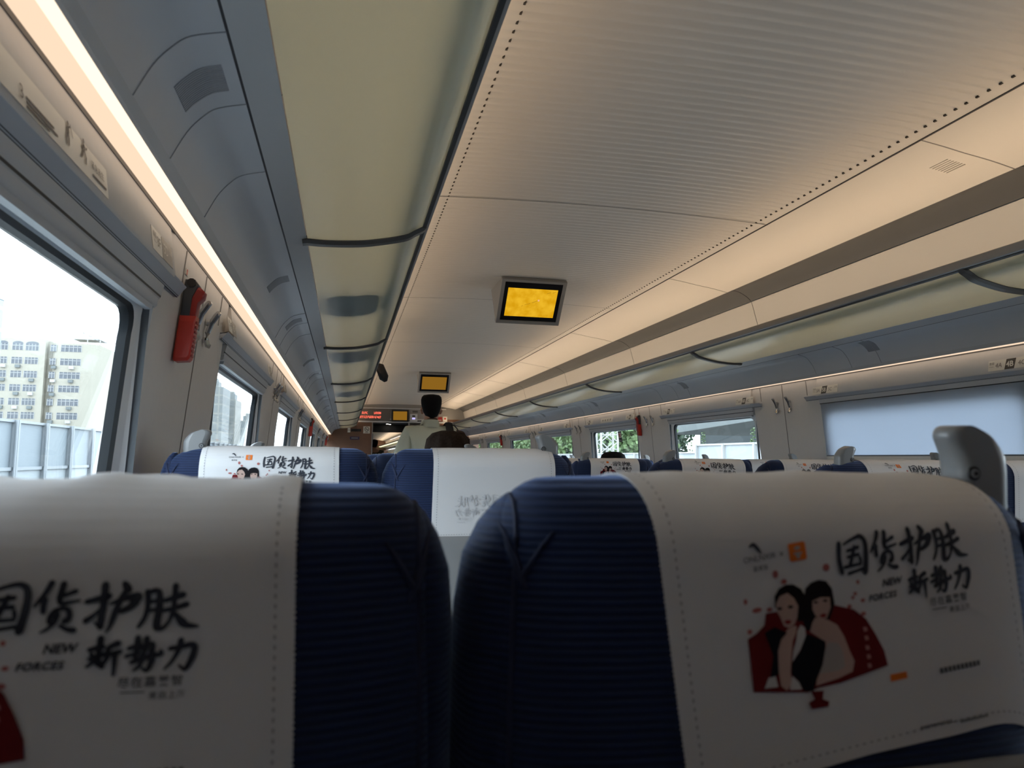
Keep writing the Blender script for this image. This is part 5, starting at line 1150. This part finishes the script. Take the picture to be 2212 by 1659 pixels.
# seated passengers
def seated(x, y, hz, lab, hairm, cloth, turn=0, curly=False, lean=0):
    t = thing('person', lab, 'person', (x, y, 0)); N = [(0, 0, .55, .16, .12), (0, -.03, .72, .14, .10), (lean * .4, -.05, .90, .15, .10), (lean * .7, -.05, hz - .27, .13, .09), (lean * .9, -.035, hz - .20, .055, .055), (lean, -.05, hz - .13, .06, .07),
        (-.16 + lean * .7, -.04, hz - .31, .055, .055), (-.20, .02, .80, .045, .045), (-.15, .24, .70, .035, .035), (-.10, .32, .68, .026, .022), (.16 + lean * .7, -.04, hz - .31, .055, .055), (.20, .02, .80, .045, .045), (.15, .24, .70, .035, .035), (.10, .32, .68, .026, .022),
        (-.10, .12, .55, .08, .08), (-.11, .44, .52, .062, .062), (-.11, .47, .12, .042, .042), (.10, .12, .55, .08, .08), (.11, .44, .52, .062, .062), (.11, .47, .12, .042, .042)]
    Ed = [(0, 1), (1, 2), (2, 3), (3, 4), (4, 5), (3, 6), (6, 7), (7, 8), (8, 9), (3, 10), (10, 11), (11, 12), (12, 13), (0, 14), (14, 15), (15, 16), (0, 17), (17, 18), (18, 19)]
    b = skinned(N, Ed, M['skinm']); P = head(b, (lean, -.04, hz - .13), 0, turn, M['skinm'])
    fingers(b, (-.10, .32, .68), (.3, .9, -.1), (0, .1, 1), M['skinm'], .95, .4); fingers(b, (.10, .32, .68), (-.3, .9, -.1), (0, .1, 1), M['skinm'], .95, .4); b.obj('body', t)
    b = B()
    if curly: hair_cap(b, P, hairm, [(-.15, .04, .04, -.04), (-.12, .065, .07, -.04), (-.08, .078, .085, -.032), (-.03, .084, .095, -.022), (.02, .088, .10, -.016), (.07, .088, .10, -.012), (.105, .078, .09, -.010), (.128, .058, .066, -.008), (.138, .025, .025, -.008)], 48, .05)
    else: hair_cap(b, P, hairm, [(-.06, .05, .06, -.032), (-.02, .073, .084, -.020), (.03, .084, .095, -.014), (.08, .086, .098, -.010), (.112, .076, .086, -.008), (.130, .05, .06, -.008), (.134, .02, .02, -.008)], 30, .02)
    b.obj('hair', t)
    N2 = [(0, 0, .56, .18, .14), (0, -.03, .72, .165, .125), (lean * .4, -.05, .90, .175, .125), (lean * .7, -.05, hz - .275, .15, .11), (lean * .85, -.04, hz - .225, .075, .07), (-.165 + lean * .7, -.04, hz - .31, .075, .075), (-.205, .02, .80, .06, .06), (-.165, .18, .72, .05, .05), (.165 + lean * .7, -.04, hz - .31, .075, .075), (.205, .02, .80, .06, .06), (.165, .18, .72, .05, .05)]
    b = skinned(N2, [(0, 1), (1, 2), (2, 3), (3, 4), (3, 5), (5, 6), (6, 7), (3, 8), (8, 9), (9, 10)], cloth); b.obj('shirt', t)
    b = skinned([(0, .0, .56, .17, .13), (-.10, .12, .55, .10, .095), (-.11, .44, .52, .08, .08), (-.11, .47, .10, .06, .06), (.10, .12, .55, .10, .095), (.11, .44, .52, .08, .08), (.11, .47, .10, .06, .06)], [(0, 1), (1, 2), (2, 3), (0, 4), (4, 5), (5, 6)], M['trouser']); b.obj('trousers', t); return t, P
t, P = seated(CX + .33, 2.90, 1.318, 'seated person with dark curly hair showing over the blank white seat cover', M['hairb'], M['greyc'], .25, True, .06)
b = B()      # loose curls hanging to the left of the head
for i, (x, y, z, r) in enumerate(((-.10, -.03, -.08, .035), (-.12, -.04, -.11, .032), (-.14, -.03, -.15, .034), (-.09, -.06, -.13, .036), (-.16, -.02, -.19, .034), (-.11, -.05, -.18, .036), (.07, -.04, -.07, .03), (.08, -.03, -.11, .03))):
    c = P(x, y, z); b.ball((c.x, c.y, c.z), (r, r, r * 1.15), M['hairb'], 14, 9)
b.obj('curls', t)
seated(CX + 1.80, 4.86, 1.265, 'seated person with straight black hair in front of the window with trees', M['hair'], M['greyc'], .2, False, .03)
# person beyond the door
t = thing('person', 'person with black hair in a dark olive jacket beyond the door', 'person', (-.47 + .0, 18.5, 0))
t.location.x = -.40
N = [(0, 0, .90, .15, .11), (0, .005, 1.05, .14, .10), (0, .0, 1.22, .15, .10), (0, .0, 1.36, .14, .09), (0, .0, 1.43, .055, .055), (0, .01, 1.50, .06, .07), (-.17, .0, 1.34, .055, .055), (-.23, .02, 1.10, .045, .045), (-.2, .16, .95, .03, .03), (.17, .0, 1.34, .055, .055), (.23, .02, 1.10, .045, .045), (.2, .16, .95, .03, .03), (-.09, 0, .80, .085, .09), (-.10, .01, .45, .06, .06), (-.1, 0, .06, .045, .045), (.09, 0, .80, .085, .09), (.10, .01, .45, .06, .06), (.1, 0, .06, .045, .045)]
b = skinned(N, [(0, 1), (1, 2), (2, 3), (3, 4), (4, 5), (3, 6), (6, 7), (7, 8), (3, 9), (9, 10), (10, 11), (0, 12), (12, 13), (13, 14), (0, 15), (15, 16), (16, 17)], M['skinm']); P = head(b, (0, .02, 1.53), 0, 0, M['skinm'])
fingers(b, (-.2, .16, .95), (0, .4, -.9), (-1, 0, 0), M['skinm']); fingers(b, (.2, .16, .95), (0, .4, -.9), (1, 0, 0), M['skinm']); b.obj('body', t)
b = B(); hair_cap(b, P, M['hair'], [(-.06, .05, .06, -.032), (-.02, .073, .084, -.020), (.03, .086, .095, -.014), (.08, .088, .098, -.010), (.112, .078, .086, -.008), (.134, .02, .02, -.008)], 24, .02); b.obj('hair', t)
b = skinned([(0, 0, .85, .18, .14), (0, .005, 1.05, .17, .13), (0, .0, 1.22, .18, .125), (0, .0, 1.36, .16, .11), (0, 0, 1.42, .08, .075), (-.18, .0, 1.34, .075, .075), (-.24, .02, 1.10, .062, .062), (-.21, .12, .99, .05, .05), (.18, .0, 1.34, .075, .075), (.24, .02, 1.10, .062, .062), (.21, .12, .99, .05, .05)], [(0, 1), (1, 2), (2, 3), (3, 4), (3, 5), (5, 6), (6, 7), (3, 8), (8, 9), (9, 10)], M['olive']); b.obj('jacket', t)
b = skinned([(0, 0, .90, .165, .125), (-.095, 0, .78, .10, .10), (-.10, .01, .45, .078, .08), (-.1, -.0, .06, .065, .07), (.095, 0, .78, .10, .10), (.10, .01, .45, .078, .08), (.1, -.0, .06, .065, .07)], [(0, 1), (1, 2), (2, 3), (0, 4), (4, 5), (5, 6)], M['trouser']); b.obj('trousers', t)
b = B()
for s in (-1, 1): b.ball((s * .1, .04, .045), (.05, .13, .045), M['black'], 12, 8)
b.obj('shoes', t)
